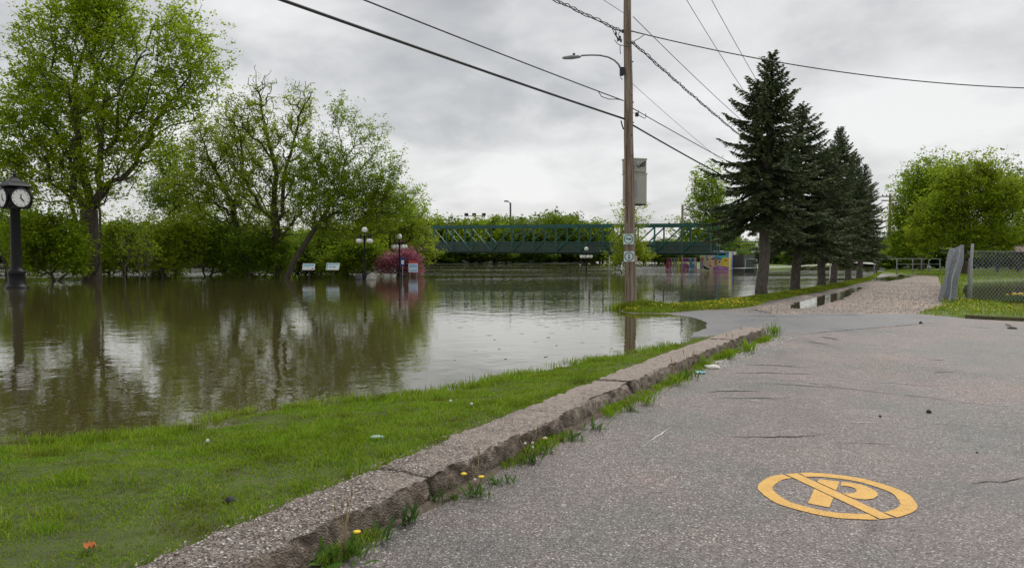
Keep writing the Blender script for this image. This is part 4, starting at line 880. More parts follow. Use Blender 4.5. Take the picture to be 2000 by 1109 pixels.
# ------------------------------------------------------------------ spruces
def spruce_mesh(Hh, R, zl, nb, seed, lopsided=0.2):
    r_ = np.random.default_rng(seed); V = []; Fq = []; bt = ([], [], [], []); base = 0
    tr = MB(); m_ = 14; tr.tube([(.04*math.sin(i*1.7+seed), .03*math.cos(i*1.3), -.3+(Hh+.3)*i/m_) for i in range(m_+1)], [max(.012, .235*(1-i/m_)**.75*(Hh/9.4))*(1.25 if i == 0 else 1) for i in range(m_+1)], 12)
    QP, QT, QW, QL = [], [], [], []
    for b_ in range(nb):
        u = (b_+r_.random())/nb; u = u**1.15; z = zl+(Hh-zl)*u; az = b_*2.399+r_.normal(0, .35)
        L = R*(1-u)**.80*(.50+.62*r_.random())*(1+.10*math.sin(u*17+seed))*(1+lopsided*math.cos(az-2.8))*(.72+.28*min(1, u/.12)) if u < .97 else .15
        L = max(L, .14); pitch = .10+.75*u-.35*(1-u)+r_.normal(0, .07); d = np.array([math.cos(az), math.sin(az), 0]); n = max(3, int(L/.055))
        uu = np.linspace(0, 1, n); sag = .34*(1-u)*L
        sp_ = d[None]*(uu*L)[:, None]; sp_[:, 2] = z+np.sin(pitch)*uu*L-sag*np.sin(uu*math.pi*.5)**1.5+.10*L*(uu**4)
        side = np.array([-d[1], d[0], 0]); sp_ += side*(np.sin(uu*3+b_)*.05*L)[:, None]
        k = max(2, n//4); ii = np.linspace(0, n-1, k).astype(int); A = sp_[ii[:-1]]; B = sp_[ii[1:]]; bt[0].append(A); bt[1].append(B); rr = .022*(L/R)+.006; bt[2].append(rr*(1-uu[ii[:-1]])+.004); bt[3].append(rr*(1-uu[ii[1:]])+.004)
        st = sp_[int(n*.12):]; su = uu[int(n*.12):]
        for rep in range(3):
            for s in (-1, 1):
                tw = .10+.30*np.sin(np.clip(su*1.05, 0, 1)*math.pi)**.7*min(1, L/1.4)*r_.uniform(.5, 1.2, len(st))
                if rep == 2: tw *= .6
                dirs = d[None]*.75+side[None]*s*r_.uniform(.45, 1.1, (len(st), 1)); dirs[:, 2] += r_.uniform(-.55, .05, len(st))-(.35 if rep == 1 else 0); dirs += r_.normal(0, .12, dirs.shape)
                dirs /= np.linalg.norm(dirs, axis=1, keepdims=True); QP.append(st+r_.normal(0, .012, st.shape)); QT.append(dirs); QL.append(tw); QW.append(np.full(len(st), .045)*r_.uniform(.7, 1.3, len(st)))
        QP.append(st[-3:]); QT.append(np.tile(d+np.array([0, 0, .1]), (len(st[-3:]), 1))); QL.append(np.full(len(st[-3:]), .16)); QW.append(np.full(len(st[-3:]), .05))
    P_ = np.concatenate(QP); T = np.concatenate(QT); L = np.concatenate(QL)[:, None]; Wd = np.concatenate(QW)[:, None]
    n = len(P_); up = np.tile(np.array([[0, 0, 1.]]), (n, 1))+r_.normal(0, .5, (n, 3)); S = np.cross(T, up); S /= np.maximum(np.linalg.norm(S, axis=1, keepdims=True), 1e-6)
    V = np.stack([P_-S*Wd*.5, P_+S*Wd*.5, P_+T*L*.65+S*Wd*.55, P_+T*L, P_+T*L*.65-S*Wd*.55], 1); V = V.reshape(-1, 3); k = np.arange(n)[:, None]*5
    crown = npmesh('crown', V, (k+np.arange(5)[None]), M['needle'])
    Vb, Fb = tubes(np.concatenate(bt[0]), np.concatenate(bt[1]), np.concatenate(bt[2]), np.concatenate(bt[3]), 4)
    branches = npmesh('branches', Vb, Fb, M['twig'])
    trunk = bpy.data.meshes.new('trunk'); trunk.from_pydata(tr.v, [], tr.f); trunk.materials.append(M['barkgrey']); trunk.polygons.foreach_set('use_smooth', tr.sm)
    return trunk, branches, crown
sA = spruce_mesh(9.4, 2.7, 3.05, 250, 3, .12); sB = spruce_mesh(8.6, 2.7, 2.3, 230, 5, .12); sC = spruce_mesh(8.8, 2.55, 2.1, 220, 9, .18)
SPR = [(1488, 580, 28.6, sA, 9.6, 1.02, .2, 'tallest and nearest spruce, thick trunk on the grass verge'), (1553, 568, 33.8, sB, 8.6, 1.05, 2, 'second spruce of the row, close behind the tallest one'),
       (1603, 560, 38.5, sC, 7.4, .98, 3.4, 'third spruce, bluish low boughs hanging right of the second'), (1628, 555, 42.5, sA, 8.7, .85, 1.1, 'slim topped fourth spruce beside the yellow sign'),
       (1656, 549, 47.5, sB, 8.0, .95, 4, 'fifth spruce, second from the open end of the row'), (1679, 544, 53, sC, 8.2, 1.0, 5.3, 'last spruce at the far open end of the row')]
TOPY = [105, 205, 290, 250, 300, 322]
for (px, py, d, ms, h, ws, rz, lb), ty in zip(SPR, TOPY):
    r = empty('spruce_tree', (W(px, py, d).x, d, .0), rz, label=lb, cat='spruce', group='row of spruces on the grass verge')
    for nm, me in zip(('trunk', 'branches', 'crown'), ms): link(nm, me, r)
    hh = W(px, ty, d).z; base_h = {id(sA): 9.4, id(sB): 8.6, id(sC): 8.8}[id(ms)]; r.scale = (ws, ws, hh/base_h); r.rotation_euler = (Matrix.Rotation(.030, 3, 'Y') @ Matrix.Rotation(rz, 3, 'Z')).to_euler()
# ------------------------------------------------------------------ utility pole with its fittings
pb = W(1232, 603, 22.5); pb.z = -.2; LEAN = Vector((-.017, 0, 1))
POLE = empty('utility_pole', pb, label='tall weathered wooden utility pole at the tip of the grass strip', cat='utility pole')
TOPZ = 11.6
def ppos(z): return pb+LEAN*(z-pb.z)           # pole axis at height z
mb = MB(); nseg = 24
mb.tube([LEAN*((TOPZ+.2)*i/nseg)+Vector((.008*math.sin(i), 0, 0)) for i in range(nseg+1)], [.178-.085*(i/nseg) for i in range(nseg+1)], 20); mb.build('shaft', M['wood'], POLE)
def loc_(z, dx=0, dy=0): return LEAN*(z-pb.z)+Vector((dx, dy, 0))
ang = math.atan2(70.5, 43.4); lw = Vector((math.cos(ang), math.sin(ang), 0)); cw = Vector((lw.y, -lw.x, 0))
cb = MB(); Mx = Matrix((cw, lw, Vector((0, 0, 1)))).transposed(); cb.box(loc_(10.4)+lw*-.16, (3.6, .1, .12), Mx, .01); cb.build('crossarm', M['wood'], POLE)
for s in (-1.7, .9, 1.7): MB().lathe([(.02, 0), (.055, .03), (.03, .06), (.055, .09), (.02, .13)], 12, loc_(10.46)+lw*-.16+cw*s).build('insulator', M['glass'], POLE)
# rusty ground strap and bolts
MB().tube([loc_(z_, -.10+.006*math.sin(z_*2), -.14+.004*z_) for z_ in np.arange(2.6, 5.0, .1)], .014, 6).build('ground_strap', mat('rust', (.16, .055, .025), .8, var=.4, scale=12), POLE)
mb = MB()
for z_ in (1.2, 2.2, 3.5, 4.6, 5.2, 5.9, 6.4, 6.9, 7.6, 8.1): mb.box(loc_(z_, random.uniform(-.07, .09), -.165+.009*z_), (.035, .03, .035), None, .006)
mb.build('bolts', M['cable'], POLE, kind='stuff')
mb = MB()
for z_ in (4.3, 5.6, 6.2, 7.4, 8.3): mb.box(loc_(z_, .13, -.05), (.05, .03, .03))
mb.build('hooks', M['cable'], POLE, kind='stuff')
# signs fixed on the pole
def polesign(px, py, name, label, ringcol, sym):
    c = W(px, py, 22.26); r = empty(name, c, label=label, cat='sign')
    MB().box((0, 0, 0), (.31, .012, .31), None, .004).build('plate', flat('sign_white', (.62, .72, .68)), r)
    mb = MB(); n = 32
    for i in range(n):
        a0, a1 = 2*math.pi*i/n, 2*math.pi*(i+1)/n; mb.add([(q*math.cos(a), -.0085, q*math.sin(a)) for q, a in ((.112, a0), (.138, a0), (.138, a1), (.112, a1))], [(0, 1, 2, 3)])
    mb.build('ring', ringcol, r)
    MB().prism(sym, (0, -.0072, 0), (1, 0, 0), (0, 0, 1), (0, -.003, 0)).build('symbol', flat('sign_ink', (.02, .03, .05)), r)
    return r
teal = flat('sign_teal', (.02, .22, .20)); navy = flat('sign_ring_dark', (.02, .09, .10))
polesign(1227.5, 467, 'wave_sign', 'upper square sign on the pole, dark wave shape in a teal ring', teal, [(-.085, .0), (-.055, .035), (-.02, .03), (.0, .012), (.03, .02), (.085, .022), (.08, -.02), (.04, -.03), (.01, -.022), (-.02, -.005), (-.05, .004), (-.07, -.015)])
polesign(1228.5, 501, 'arrow_sign', 'lower square sign on the pole, down arrow in a dark ring', navy, [(-.014, .085), (.014, .085), (.014, -.03), (.042, -.03), (0, -.09), (-.042, -.03), (-.014, -.03)])
MB().box(W(1241, 505, 22.3), (.11, .012, .17), None, .003).build('notice', flat('faded_notice', (.50, .38, .31)), None, label='small faded pinkish plate beside the arrow sign', cat='notice')
# grey cabinets behind the pole
def cabinet(px, py, wd, hh, label, coil=False):
    c = W(px, py, 22.95); r = empty('equipment_cabinet', c, .32, label=label, cat='cabinet', group='grey cabinets on the utility pole')
    MB().box((0, 0, 0), (wd, .42, hh), None, .015).build('body', M['greybox'], r)
    MB().box((0, 0, hh/2+.005), (wd+.03, .45, .05), None, .01).build('lid', M['greybox'], r)
    mb = MB().box((0, 0, -hh/2-.02), (wd*.96, .40, .03)); mb.build('base_plate', M['cable'], r)
    n = 1 if hh < .6 else 3
    for i in range(n): MB().box((wd/2+.004, 0, hh*.35-i*.33), (.012, .2, .03)).build('vent', M['cable'], r)
    MB().box((-.16, -.28, 0), (.10, .16, hh*.5)).build('bracket', M['galv'], r)
    if coil: MB().tube([(-.08, -.225, .05), (.05, -.23, -.06), (.16, -.235, .02), (.24, -.23, .13), (.14, -.235, .06), (.05, -.235, .02), (.22, -.23, -.02), (.26, -.23, .14)], .013, 6).build('cable_coil', M['cable'], r)
cabinet(1239, 325, .62, .40, 'small upper grey cabinet with black cable coil on the pole', True)
cabinet(1239.5, 370, .62, .92, 'large lower grey cabinet on the pole')
# street lamp arm
SL = empty('street_lamp', W(1213, 142, 22.5), label='curved arm street lamp fixed to the utility pole', cat='street lamp'); o0 = SL.location
rel = lambda px, py, d=22.4: W(px, py, d)-o0
MB().tube([rel(*q) for q in ((1212, 134), (1208, 126), (1200, 118), (1188, 112), (1172, 108.5), (1155, 108), (1135, 109))], [.03, .029, .028, .027, .026, .025, .024], 10).build('arm', M['galv'], SL)
mb = MB(); A_ = rel(1135, 109.5); B_ = rel(1098, 115); dd_ = (B_-A_)
mb.tube([A_, A_+dd_*.12, A_+dd_*.5, A_+dd_*.9, B_], [.035, .075, .10, .07, .03], 12)
mb.v = [(x, y, A_.z+(B_.z-A_.z)*.5+(z_-(A_.z+(B_.z-A_.z)*.5))*.62) for x, y, z_ in mb.v]; mb.build('lamp_head', mat('lamp_grey', (.30, .32, .33), .4, var=.1), SL)
MB().lathe([(.035, 0), (.04, .03), (.035, .06), (.01, .07)], 10, A_+dd_*.38+Vector((0, 0, .045))).build('photocell', M['cable'], SL)
MB().box(rel(1214.5, 140, 22.4), (.12, .14, .24), None, .01).build('clamp', M['cable'], SL)
MB().tube([rel(1213, 148, 22.4), rel(1212, 152, 22.4), rel(1216, 156, 22.4)], .01, 6).build('lead', M['cable'], SL)
# far pole
fp = W(1736, 524, 92); fp.z = 0
FP = empty('utility_pole', fp, label='distant utility pole with two crossarms and a transformer', cat='utility pole')
MB().tube([(0, 0, -.3), (0, 0, W(1736, 378, 92).z)], [.24, .14], 10).build('shaft', M['wood'], FP)
for yy in (384, 392): MB().box((0, -.15, W(1736, yy, 92).z), (2.3, .12, .14)).build('crossarm', M['wood'], FP)
for k in (-1, -.5, .5, 1): MB().lathe([(.04, 0), (.08, .06), (.04, .2)], 8, (k, -.15, W(1736, 384, 92).z+.07)).build('insulator', M['glass'], FP)
zt_ = W(1736, 408, 92).z; MB().lathe([(.28, -.5), (.33, -.45), (.33, .4), (.30, .47), (.1, .52)], 14, (.55, -.1, zt_)).build('transformer', M['galv'], FP)
MB().box((.22, -.05, zt_), (.3, .1, .1)).build('bracket', M['cable'], FP)
# ------------------------------------------------------------------ wires
PREV = Vector((-18, -10, 0)); FARP = Vector((fp.x, fp.y, 0))
def cable(name, a, b_, sag, r, mat_, label, twist=0, n=60):
    a = Vector(a); b_ = Vector(b_); o = empty(name, a, label=label, cat='cable') if twist else None; side = (b_-a).cross(Vector((0, 0, 1))).normalized()
    pt = [a.lerp(b_, i/n)-Vector((0, 0, 4*sag*(i/n)*(1-i/n))) for i in range(n+1)]
    if not twist:
        o = MB().tube([p_-a for p_ in pt], r, 6).build(name, mat_, None, label=label, cat='cable'); o.location = a; return o
    n2 = n*6; L = (b_-a).length
    for ph in (0, 2.1, 4.2):
        q = []
        for i in range(n2+1):
            u = i/n2; c = a.lerp(b_, u)-Vector((0, 0, 4*sag*u*(1-u))); th = u*L*twist+ph+.6*math.sin(u*L*1.7); rr = r*1.5*(1+.5*math.sin(u*L*.9+ph)); q.append(c-a+side*rr*math.cos(th)+Vector((0, 0, rr*math.sin(th))))
        MB().tube(q, r*.62, 5).build('strand', mat_, o)
    return o
def pz(py, d=22.5): return W(1222, py, d).z
back = lambda z_, off=0: Vector((PREV.x, PREV.y, z_))
def fwd(z0, px, py, off, zf, name, r, m_, label, twist=0):
    """cable from the pole towards the far pole, sagging so that it passes the sight line (px,py)"""
    a = ppos(z0)+cw*off+Vector((0, 0, 0)); b_ = FARP+cw*off*.5+Vector((0, 0, zf)); k = (px-1000)/F
    t_ = (k*a.y-a.x)/((b_.x-a.x)-k*(b_.y-a.y)); y = a.y+(b_.y-a.y)*t_; zz = W(px, py, y).z; lin = a.z+(b_.z-a.z)*t_
    return cable(name, a, b_, (lin-zz)/(4*t_*(1-t_)), r, m_, label, twist, 70)
# towards the previous pole behind the camera
cable('cable', ppos(pz(232))+Vector((-.15, 0, 0)), back(pz(232)+.15), .16, .032, M['cable'], 'thickest black cable running from the pole to the upper left')
cable('cable', ppos(pz(197))+Vector((-.15, 0, 0)), back(pz(197)+.25), .22, .017, M['cable'], 'thinner black cable above the thickest one, pole to upper left')
cable('cable', ppos(pz(62))+Vector((-.15, 0, 0)), back(pz(62)-.4), .45, .022, M['cable'], 'twisted service cable leaving the pole top towards upper left', 5)
cable('cable', ppos(8.72)+Vector((0, -.16, 0)), back(9.6), .2, .008, M['cable2'], 'thin bare wire crossing in front of the pole top')
fwd(pz(245), 1400, 338, .12, 5.4, 'cable', .026, M['cable'], 'thick black cable from the pole down to the spruces, lowest of all')
fwd(pz(213), 1400, 305, .14, 6.0, 'cable', .014, M['cable'], 'thin cable just above the lowest one towards the spruces')
fwd(pz(165), 1390, 300, .14, 6.2, 'cable', .006, M['cable2'], 'faintest thin wire dropping steeply towards the spruces')
fwd(pz(82), 1420, 246, .12, 7.2, 'cable', .022, M['cable'], 'twisted cable from the pole top down to the spruces', 5)
fwd(8.72, 1430, 222, .18, 8.6, 'cable', .011, M['cable2'], 'bare wire passing the pole top and ending behind the spruce tip')
fwd(10.5, 1460, 195, .95, 8.9, 'cable', .010, M['cable2'], 'upper wire running from the top edge down to the tallest spruce')
fwd(10.5, 1475, 160, 1.7, 9.0, 'cable', .010, M['cable2'], 'rightmost wire running from the top edge down to the spruce tip')
a = ppos(pz(61)); b_ = W(2500, 150, 25); cable('cable', a+Vector((.1, 0, 0)), b_, .95, .017, M['cable'], 'service wire sagging from the pole to the right edge above the spruces')
# connection pigtails at the pole
mb = MB()
for pl in ([(1195, 54), (1200, 66), (1206, 76), (1211, 80)], [(1190, 52), (1202, 60), (1205, 72), (1213, 82)], [(1200, 78), (1206, 86), (1214, 90)], [(1213, 60), (1208, 66), (1209, 74)], [(1211, 88), (1211, 98), (1212, 106)], [(1223, 84), (1236, 86), (1240, 80), (1248, 76), (1260, 67)], [(1214, 88), (1222, 92), (1232, 90)]):
    mb.tube([W(x, y, 22.3)-ppos(8) for x, y in pl], .011, 5)
for x, y in ((1203, 66), (1207, 78), (1211, 74), (1213, 80), (1216, 62)): mb.box(W(x, y, 22.3)-ppos(8), (.05, .05, .10), None, .01)
o = mb.build('cable_connectors', M['cable'], None, label='tangle of cable connectors and pigtails at the pole top', cat='connectors'); o.location = ppos(8)
mb = MB(); mb.tube([W(x, y, 22.3)-ppos(5) for x, y in ((1168, 178), (1175, 189), (1190, 194), (1205, 194), (1216, 196))], .013, 6)
mb.tube([W(x, y, 22.3)-ppos(5) for x, y in ((1213, 236), (1215, 245), (1218, 253))], .02, 6)
o = mb.build('cable_loop', M['cable'], None, label='slack cable loop hanging left of the pole at mid height', cat='cable'); o.location = ppos(5)
o = MB().box((0, 0, 0), (.10, .10, .12), None, .01).tube([(-.12, 0, .05), (0, 0, .02), (.06, 0, .08), (.04, 0, .14)], .008, 5).tube([(.05, 0, -.02), (.16, 0, -.08), (.24, 0, -.12), (.28, 0, -.06), (.26, 0, .03)], .012, 5).build('splice_box', M['cable'], None, label='small black splice box with a cable loop right of the pole', cat='junction box'); o.location = W(1244, 224, 22.6)
# grass tuft at the pole foot
x, y = pb.x, pb.y; P = np.column_stack([rng.normal(x+.15, .33, 2600), rng.normal(y-.1, .28, 2600)])
blades('pole_foot_grass', P, np.maximum(strip_h(P), -.02), rng.uniform(.1, .26, len(P)), np.full(len(P), .022), M['grassfar'], .8, label='taller grass tuft with dandelions round the utility pole foot')
# ------------------------------------------------------------------ globe lamps
def make_lamp():
    r = empty('globe_lamp')
    MB().lathe([(.24, -1.6), (.24, .05), (.22, .12), (.20, .55), (.16, .62), (.13, .75), (.11, .82)], 12).build('pedestal', M['black'], r)
    MB().lathe([(.085, .8), (.095, .86), (.075, .92), (.06, 3.0), (.075, 3.05), (.055, 3.1), (.09, 3.16), (.05, 3.22), (.04, 3.38), (.09, 3.41), (.10, 3.44)], 12).build('shaft', M['black'], r)
    MB().sphere((0, 0, 3.62), .205, 20, 12).build('globe', M['globe'], r)
    for k in range(4):
        a = k*math.pi/2; d = Vector((math.cos(a), math.sin(a), 0))
        mb = MB().tube([d*.04+Vector((0, 0, 3.08)), d*.2+Vector((0, 0, 3.20)), d*.38+Vector((0, 0, 3.22)), d*.50+Vector((0, 0, 3.14)), d*.50+Vector((0, 0, 3.06))], [.035, .03, .028, .03, .05], 8)
        mb.tube([d*.30+Vector((0, 0, 3.22)), d*.42+Vector((0, 0, 3.34)), d*.50+Vector((0, 0, 3.30))], .016, 6); mb.lathe([(.05, 0), (.10, -.03), (.11, -.07)], 10, d*.50+Vector((0, 0, 3.07))); mb.lathe([(.02, 0), (.035, .05), (.008, .16)], 8, d*.50+Vector((0, 0, 3.14)))
        mb.build('arm', M['black'], r); MB().sphere(d*.50+Vector((0, 0, 2.86)), .175, 18, 11).build('globe', M['globe'], r)
    return r
LPS = [(712, 443, 51.5, math.radians(45), 'tallest looking five globe lamp, nearest, beside a rock in the flood'), (780, 457, 57, math.radians(36), 'five globe lamp in front of the pink crabapple'),
       (1145, 482, 74, math.radians(12), 'five globe lamp standing alone in open water left of the pole'), (1403, 475, 84, math.radians(18), 'five globe lamp in front of the painted mural'), (1478, 476, 90, math.radians(40), 'five globe lamp half hidden by the nearest spruce trunk')]
lp = None
for px, py, d, rz, lb in LPS:
    o = make_lamp() if lp is None else copy_tree(lp)
    if lp is None: lp = o
    top = W(px, py, d); o.location = (top.x, d, top.z-3.83); o.rotation_euler = (0, 0, rz); tag(o, lb, 'street lamp', 'black five globe lamps in the flood')
x = W(726, 545, 50.5); blob('boulder', (x.x, x.y, .05), .33, (1, .8, 1.2), M['rock'], 'pale grey boulder beside the nearest globe lamp', 'boulder', 11)
x = W(700, 545, 51); blob('boulder', (x.x, x.y, .05), .30, (1, .8, 1.2), M['glass'], 'dark lump at the foot of the nearest globe lamp', 'boulder', 12)
# ------------------------------------------------------------------ clock
cd = 37.0; cb_ = W(33, 560, cd)
CK = empty('street_clock', (cb_.x, cd, 0), math.radians(60), label='black four faced street clock standing in the flood at the left edge', cat='clock')
zz = lambda py: W(33, py, cd).z
MB().lathe([(.52, -.6), (.52, .06), (.46, .12), (.42, .16), (.38, .2), (.36, zz(537)), (.40, zz(534)), (.38, zz(529)), (.27, zz(526)), (.24, zz(520)), (.215, zz(410)), (.25, zz(407)), (.23, zz(404)), (.34, zz(398)), (.42, zz(393))], 16).build('post', M['black'], CK)
hb, ht = zz(407), zz(367); hc = (zz(408)+zz(366))/2-.02; hz_ = 1.02
MB().box((0, 0, (zz(408)+zz(366))/2), (1.08, 1.08, zz(366)-zz(408)), None, .14).build('case', M['black'], CK)
MB().lathe([(.78, zz(366)), (.80, zz(364)), (.62, zz(359)), (.36, zz(354)), (.22, zz(350)), (.16, zz(347)), (.15, zz(345))], 4, smooth=False).build('roof', M['black'], CK)
MB().lathe([(.06, zz(347)), (.10, zz(345)), (.04, zz(343)), (.11, zz(341)), (.05, zz(339)), (.03, zz(336)), (.005, zz(332))], 10).build('finial', M['black'], CK)
wf_ = mat('clock_white', (.80, .80, .78), .4, var=.04)
for k in range(4):
    a = k*math.pi/2; n_ = Vector((math.sin(a), -math.cos(a), 0)); R3 = Matrix((Vector((math.cos(a), math.sin(a), 0)), Vector((0, 0, 1)), n_)).transposed(); cpos = n_*.54+Vector((0, 0, hc))
    MB().lathe([(.50, -.02), (.50, .06), (.44, .075), (.43, .03)], 32, cpos, True, R3).build('bezel', M['black'], CK)
    f = MB().lathe([(.43, 0), (.43, .035)], 32, cpos, False, R3).build('dial', wf_, CK)
    mb = MB()
    for h in range(12):
        b_ = h*math.pi/6; u = Vector((math.sin(b_), math.cos(b_))); v_ = Vector((u.y, -u.x)); q = [u*.33+v_*.011, u*.40+v_*.011, u*.40-v_*.011, u*.33-v_*.011]
        mb.prism([(p_.x, p_.y) for p_ in q], cpos+n_*.037, R3.col[0], R3.col[1], n_*.004)
    mb.build('hour_marks', M['black'], f)
    for b_, L, wd, nm in ((math.radians(2), .24, .022, 'minute_hand'), (math.radians(140), .27, .032, 'hour_hand')):
        u = Vector((math.sin(b_), math.cos(b_))); v_ = Vector((u.y, -u.x)); q = [u*-.05+v_*wd*.6, u*L*.6+v_*wd, u*L, u*L*.6-v_*wd, u*-.05-v_*wd*.6]
        MB().prism([(p_.x, p_.y) for p_ in q], cpos+n_*.043, R3.col[0], R3.col[1], n_*.006).build(nm, M['black'], f)
# ------------------------------------------------------------------ info boards and signs in the water
def board(px0, px1, py0, py1, d, label, cols, skew=0):
    a = W(px0, py1, d); b2 = W(px1, py1, d); top = W(px0, py0, d); c = (a+b2)/2; wd = (b2-a).length; hh = top.z-a.z
    r = empty('information_board', (c.x, d, 0), math.radians(skew), label=label, cat='information board')
    z0 = a.z; MB().add([], []).box((0, 0, z0+hh/2), (wd, .05, hh*1.15), Matrix.Rotation(-.45, 3, 'X'), .01).build('panel', M['white'], r)
    p_ = bpy.data.objects[r.name]; R3 = Matrix.Rotation(-.45, 3, 'X')
    for k, (u0, u1, v0, v1, col) in enumerate(cols):
        c3 = R3 @ Vector(((u0+u1)/2*wd-wd/2, -.027-.001*k, (v0+v1)/2*hh*1.15-hh*1.15/2)); MB().box(c3+Vector((0, 0, z0+hh/2)), ((u1-u0)*wd, .003, (v1-v0)*hh*1.15), R3).build('picture', col, r)
    MB().box((0, .04, z0/2-.4), (.09, .07, z0+.8+hh*.5)).build('post', M['cable'], r); return r
sb = flat('print_blue', (.25, .50, .60)); sg = flat('print_sand', (.62, .60, .50)); sr = flat('print_red', (.45, .12, .08)); pale = flat('print_pale', (.62, .70, .72)); tl = flat('print_teal', (.12, .36, .38))
board(591, 615, 515, 527, 51.5, 'left one of two slanted white and blue information boards', [(.04, .96, .06, .94, pale), (.06, .94, .55, .9, sb), (.3, .7, .3, .5, sg), (.75, .92, .1, .3, sr)])
board(637, 663, 514, 527, 51.5, 'right one of two slanted information boards, nearer the lamp', [(.04, .96, .06, .94, pale), (.06, .94, .7, .92, sb), (.2, .6, .3, .5, sb), (.55, .75, .35, .48, sr), (.04, .12, .1, .9, tl)], -4)
r = empty('blue_sign', (W(786, 510, 56).x, 56, 0), label='narrow dark blue sign with white panel between lamp and crabapple', cat='sign')
MB().box((0, 0, W(0, 511, 56).z), (.36, .05, .66), None, .01).build('plate', flat('sign_navy', (.02, .03, .16)), r); MB().box((.02, -.03, W(0, 512, 56).z), (.19, .01, .30)).build('panel', M['white'], r); MB().tube([(0, .04, -.5), (0, .04, W(0, 515, 56).z)], .03, 8).build('post', M['galv'], r)
r = empty('red_topped_sign', (W(807, 522, 55).x, 55, 0), label='square pale blue sign with red top band at the crabapple', cat='sign')
MB().box((0, 0, W(0, 523, 55).z), (.68, .05, .66), None, .01).build('plate', M['white'], r); MB().box((0, -.03, W(0, 523, 55).z), (.60, .01, .56)).build('picture', flat('sign_blue', (.28, .45, .66)), r); MB().box((0, -.034, W(0, 525, 55).z), (.55, .008, .14)).build('stripe', flat('sign_light', (.55, .68, .78)), r)
MB().box((-.02, .0, W(0, 511.5, 55).z), (.66, .05, .17), None, .01).build('red_band', flat('sign_red', (.45, .04, .05)), r)
for s in (-.25, .25): MB().tube([(s, .04, -.5), (s, .04, W(0, 520, 55).z)], .025, 8).build('post', M['galv'], r)
# ------------------------------------------------------------------ footbridge
BL = Vector((W(812, 443, 98).x, 98, 0)); BR = Vector((W(1388, 440, 76).x, 76, 0)); NP = 13
zTL, zTR = W(812, 443.5, 98).z, W(1388, 439, 76).z; zBL, zBR = W(812, 491, 98).z, W(1388, 496, 76).z
BD = (BR-BL).normalized(); BN = Vector((-BD.y, BD.x, 0))
BG = empty('footbridge', BL, label='long green steel truss footbridge across the flooded river', cat='bridge')
def bp(u, top, side, e=0.0):
    p_ = BL.lerp(BR, u)+BN*side*2.6; z_ = (zTL+(zTR-zTL)*u) if top else (zBL+(zBR-zBL)*u); return Vector((p_.x, p_.y, z_+e))-BL
def beam(a, b2, wd, hh, name, m_=None, parent=None, **kw):
    d = (b2-a); L = d.length; d.normalize(); s = d.cross(Vector((0, 0, 1)));
    s = s.normalized() if s.length > 1e-4 else BN; u_ = s.cross(d); Mx_ = Matrix((d, s, u_)).transposed()
    return MB().box((a+b2)/2, (L, wd, hh), Mx_).build(name, m_ or M['green_steel'], parent or BG, **kw)
for side in (0, 1):
    beam(bp(-.1, True, side), bp(1, True, side), .24, .34, 'top_chord'); beam(bp(-.1, False, side), bp(1.02, False, side), .22, .26, 'bottom_chord')
    for i in range(NP+1):
        u = i/NP; beam(bp(u, False, side, .13), bp(u, True, side, -.17), .14, .14, 'vertical_post')
        if i < NP:
            u2 = (i+1)/NP
            if i < 4: beam(bp(u, True, side, -.2), bp(u2, False, side, .15), .10, .11, 'diagonal_brace')
            else: beam(bp(u, False, side, .15), bp(u2, True, side, -.2), .10, .13, 'diagonal_brace')
            beam(bp(u, False, side, .9), bp(u2, False, side, .9), .05, .05, 'handrail'); beam(bp(u, False, side, 1.25), bp(u2, False, side, 1.25), .05, .05, 'handrail')
            a, b2 = bp(u+.003, False, side, .15), bp(u2-.003, False, side, .15); off = BN*(.12 if side == 0 else -.12)
            MB().prism([(0, 0), (1, 0), (1, 1.05), (0, 1.05)], a+off, b2-a, (0, 0, 1), BN*.02).build('mesh_panel', M['mesh'], BG)
for i in range(NP+1): beam(bp(i/NP, False, 0, -.02), bp(i/NP, False, 1, -.02), .14, .2, 'cross_beam'); beam(bp(i/NP, True, 0, 0), bp(i/NP, True, 1, 0), .10, .12, 'top_brace')
for i in (9, 13, 5):
    a, b2 = bp(i/NP, True, 0, -.15), bp(i/NP, True, 1, -.15); beam(a+Vector((0, 0, -.7)), b2+Vector((0, 0, -.7)), .09, .09, 'portal_brace')
a, b2 = bp(-.1, False, .5, .1), bp(1.02, False, .5, .1); beam(a, b2, 4.8, .10, 'deck', mat('deck', (.05, .07, .06), .8, var=.2))
pr = BL.lerp(BR, 0); MB().box((-5, 2.6, .2), (3, 6, 4)).build('abutment', M['concrete'], BG)
ap = bp(1.03, False, .5); MB().box(ap+Vector((2.6, 7.2, -1.2)), (4.2, 4.2, 2.3), rotz(math.atan2(BD.y, BD.x))).build('abutment', mat('abut_dark', (.07, .075, .07), .85, var=.3, scale=1), BG)
for k in range(4): beam(bp(1.02, False, 0, .35+.3*k), bp(1.20, False, 0, .35+.3*k), .05, .06, 'ramp_rail')
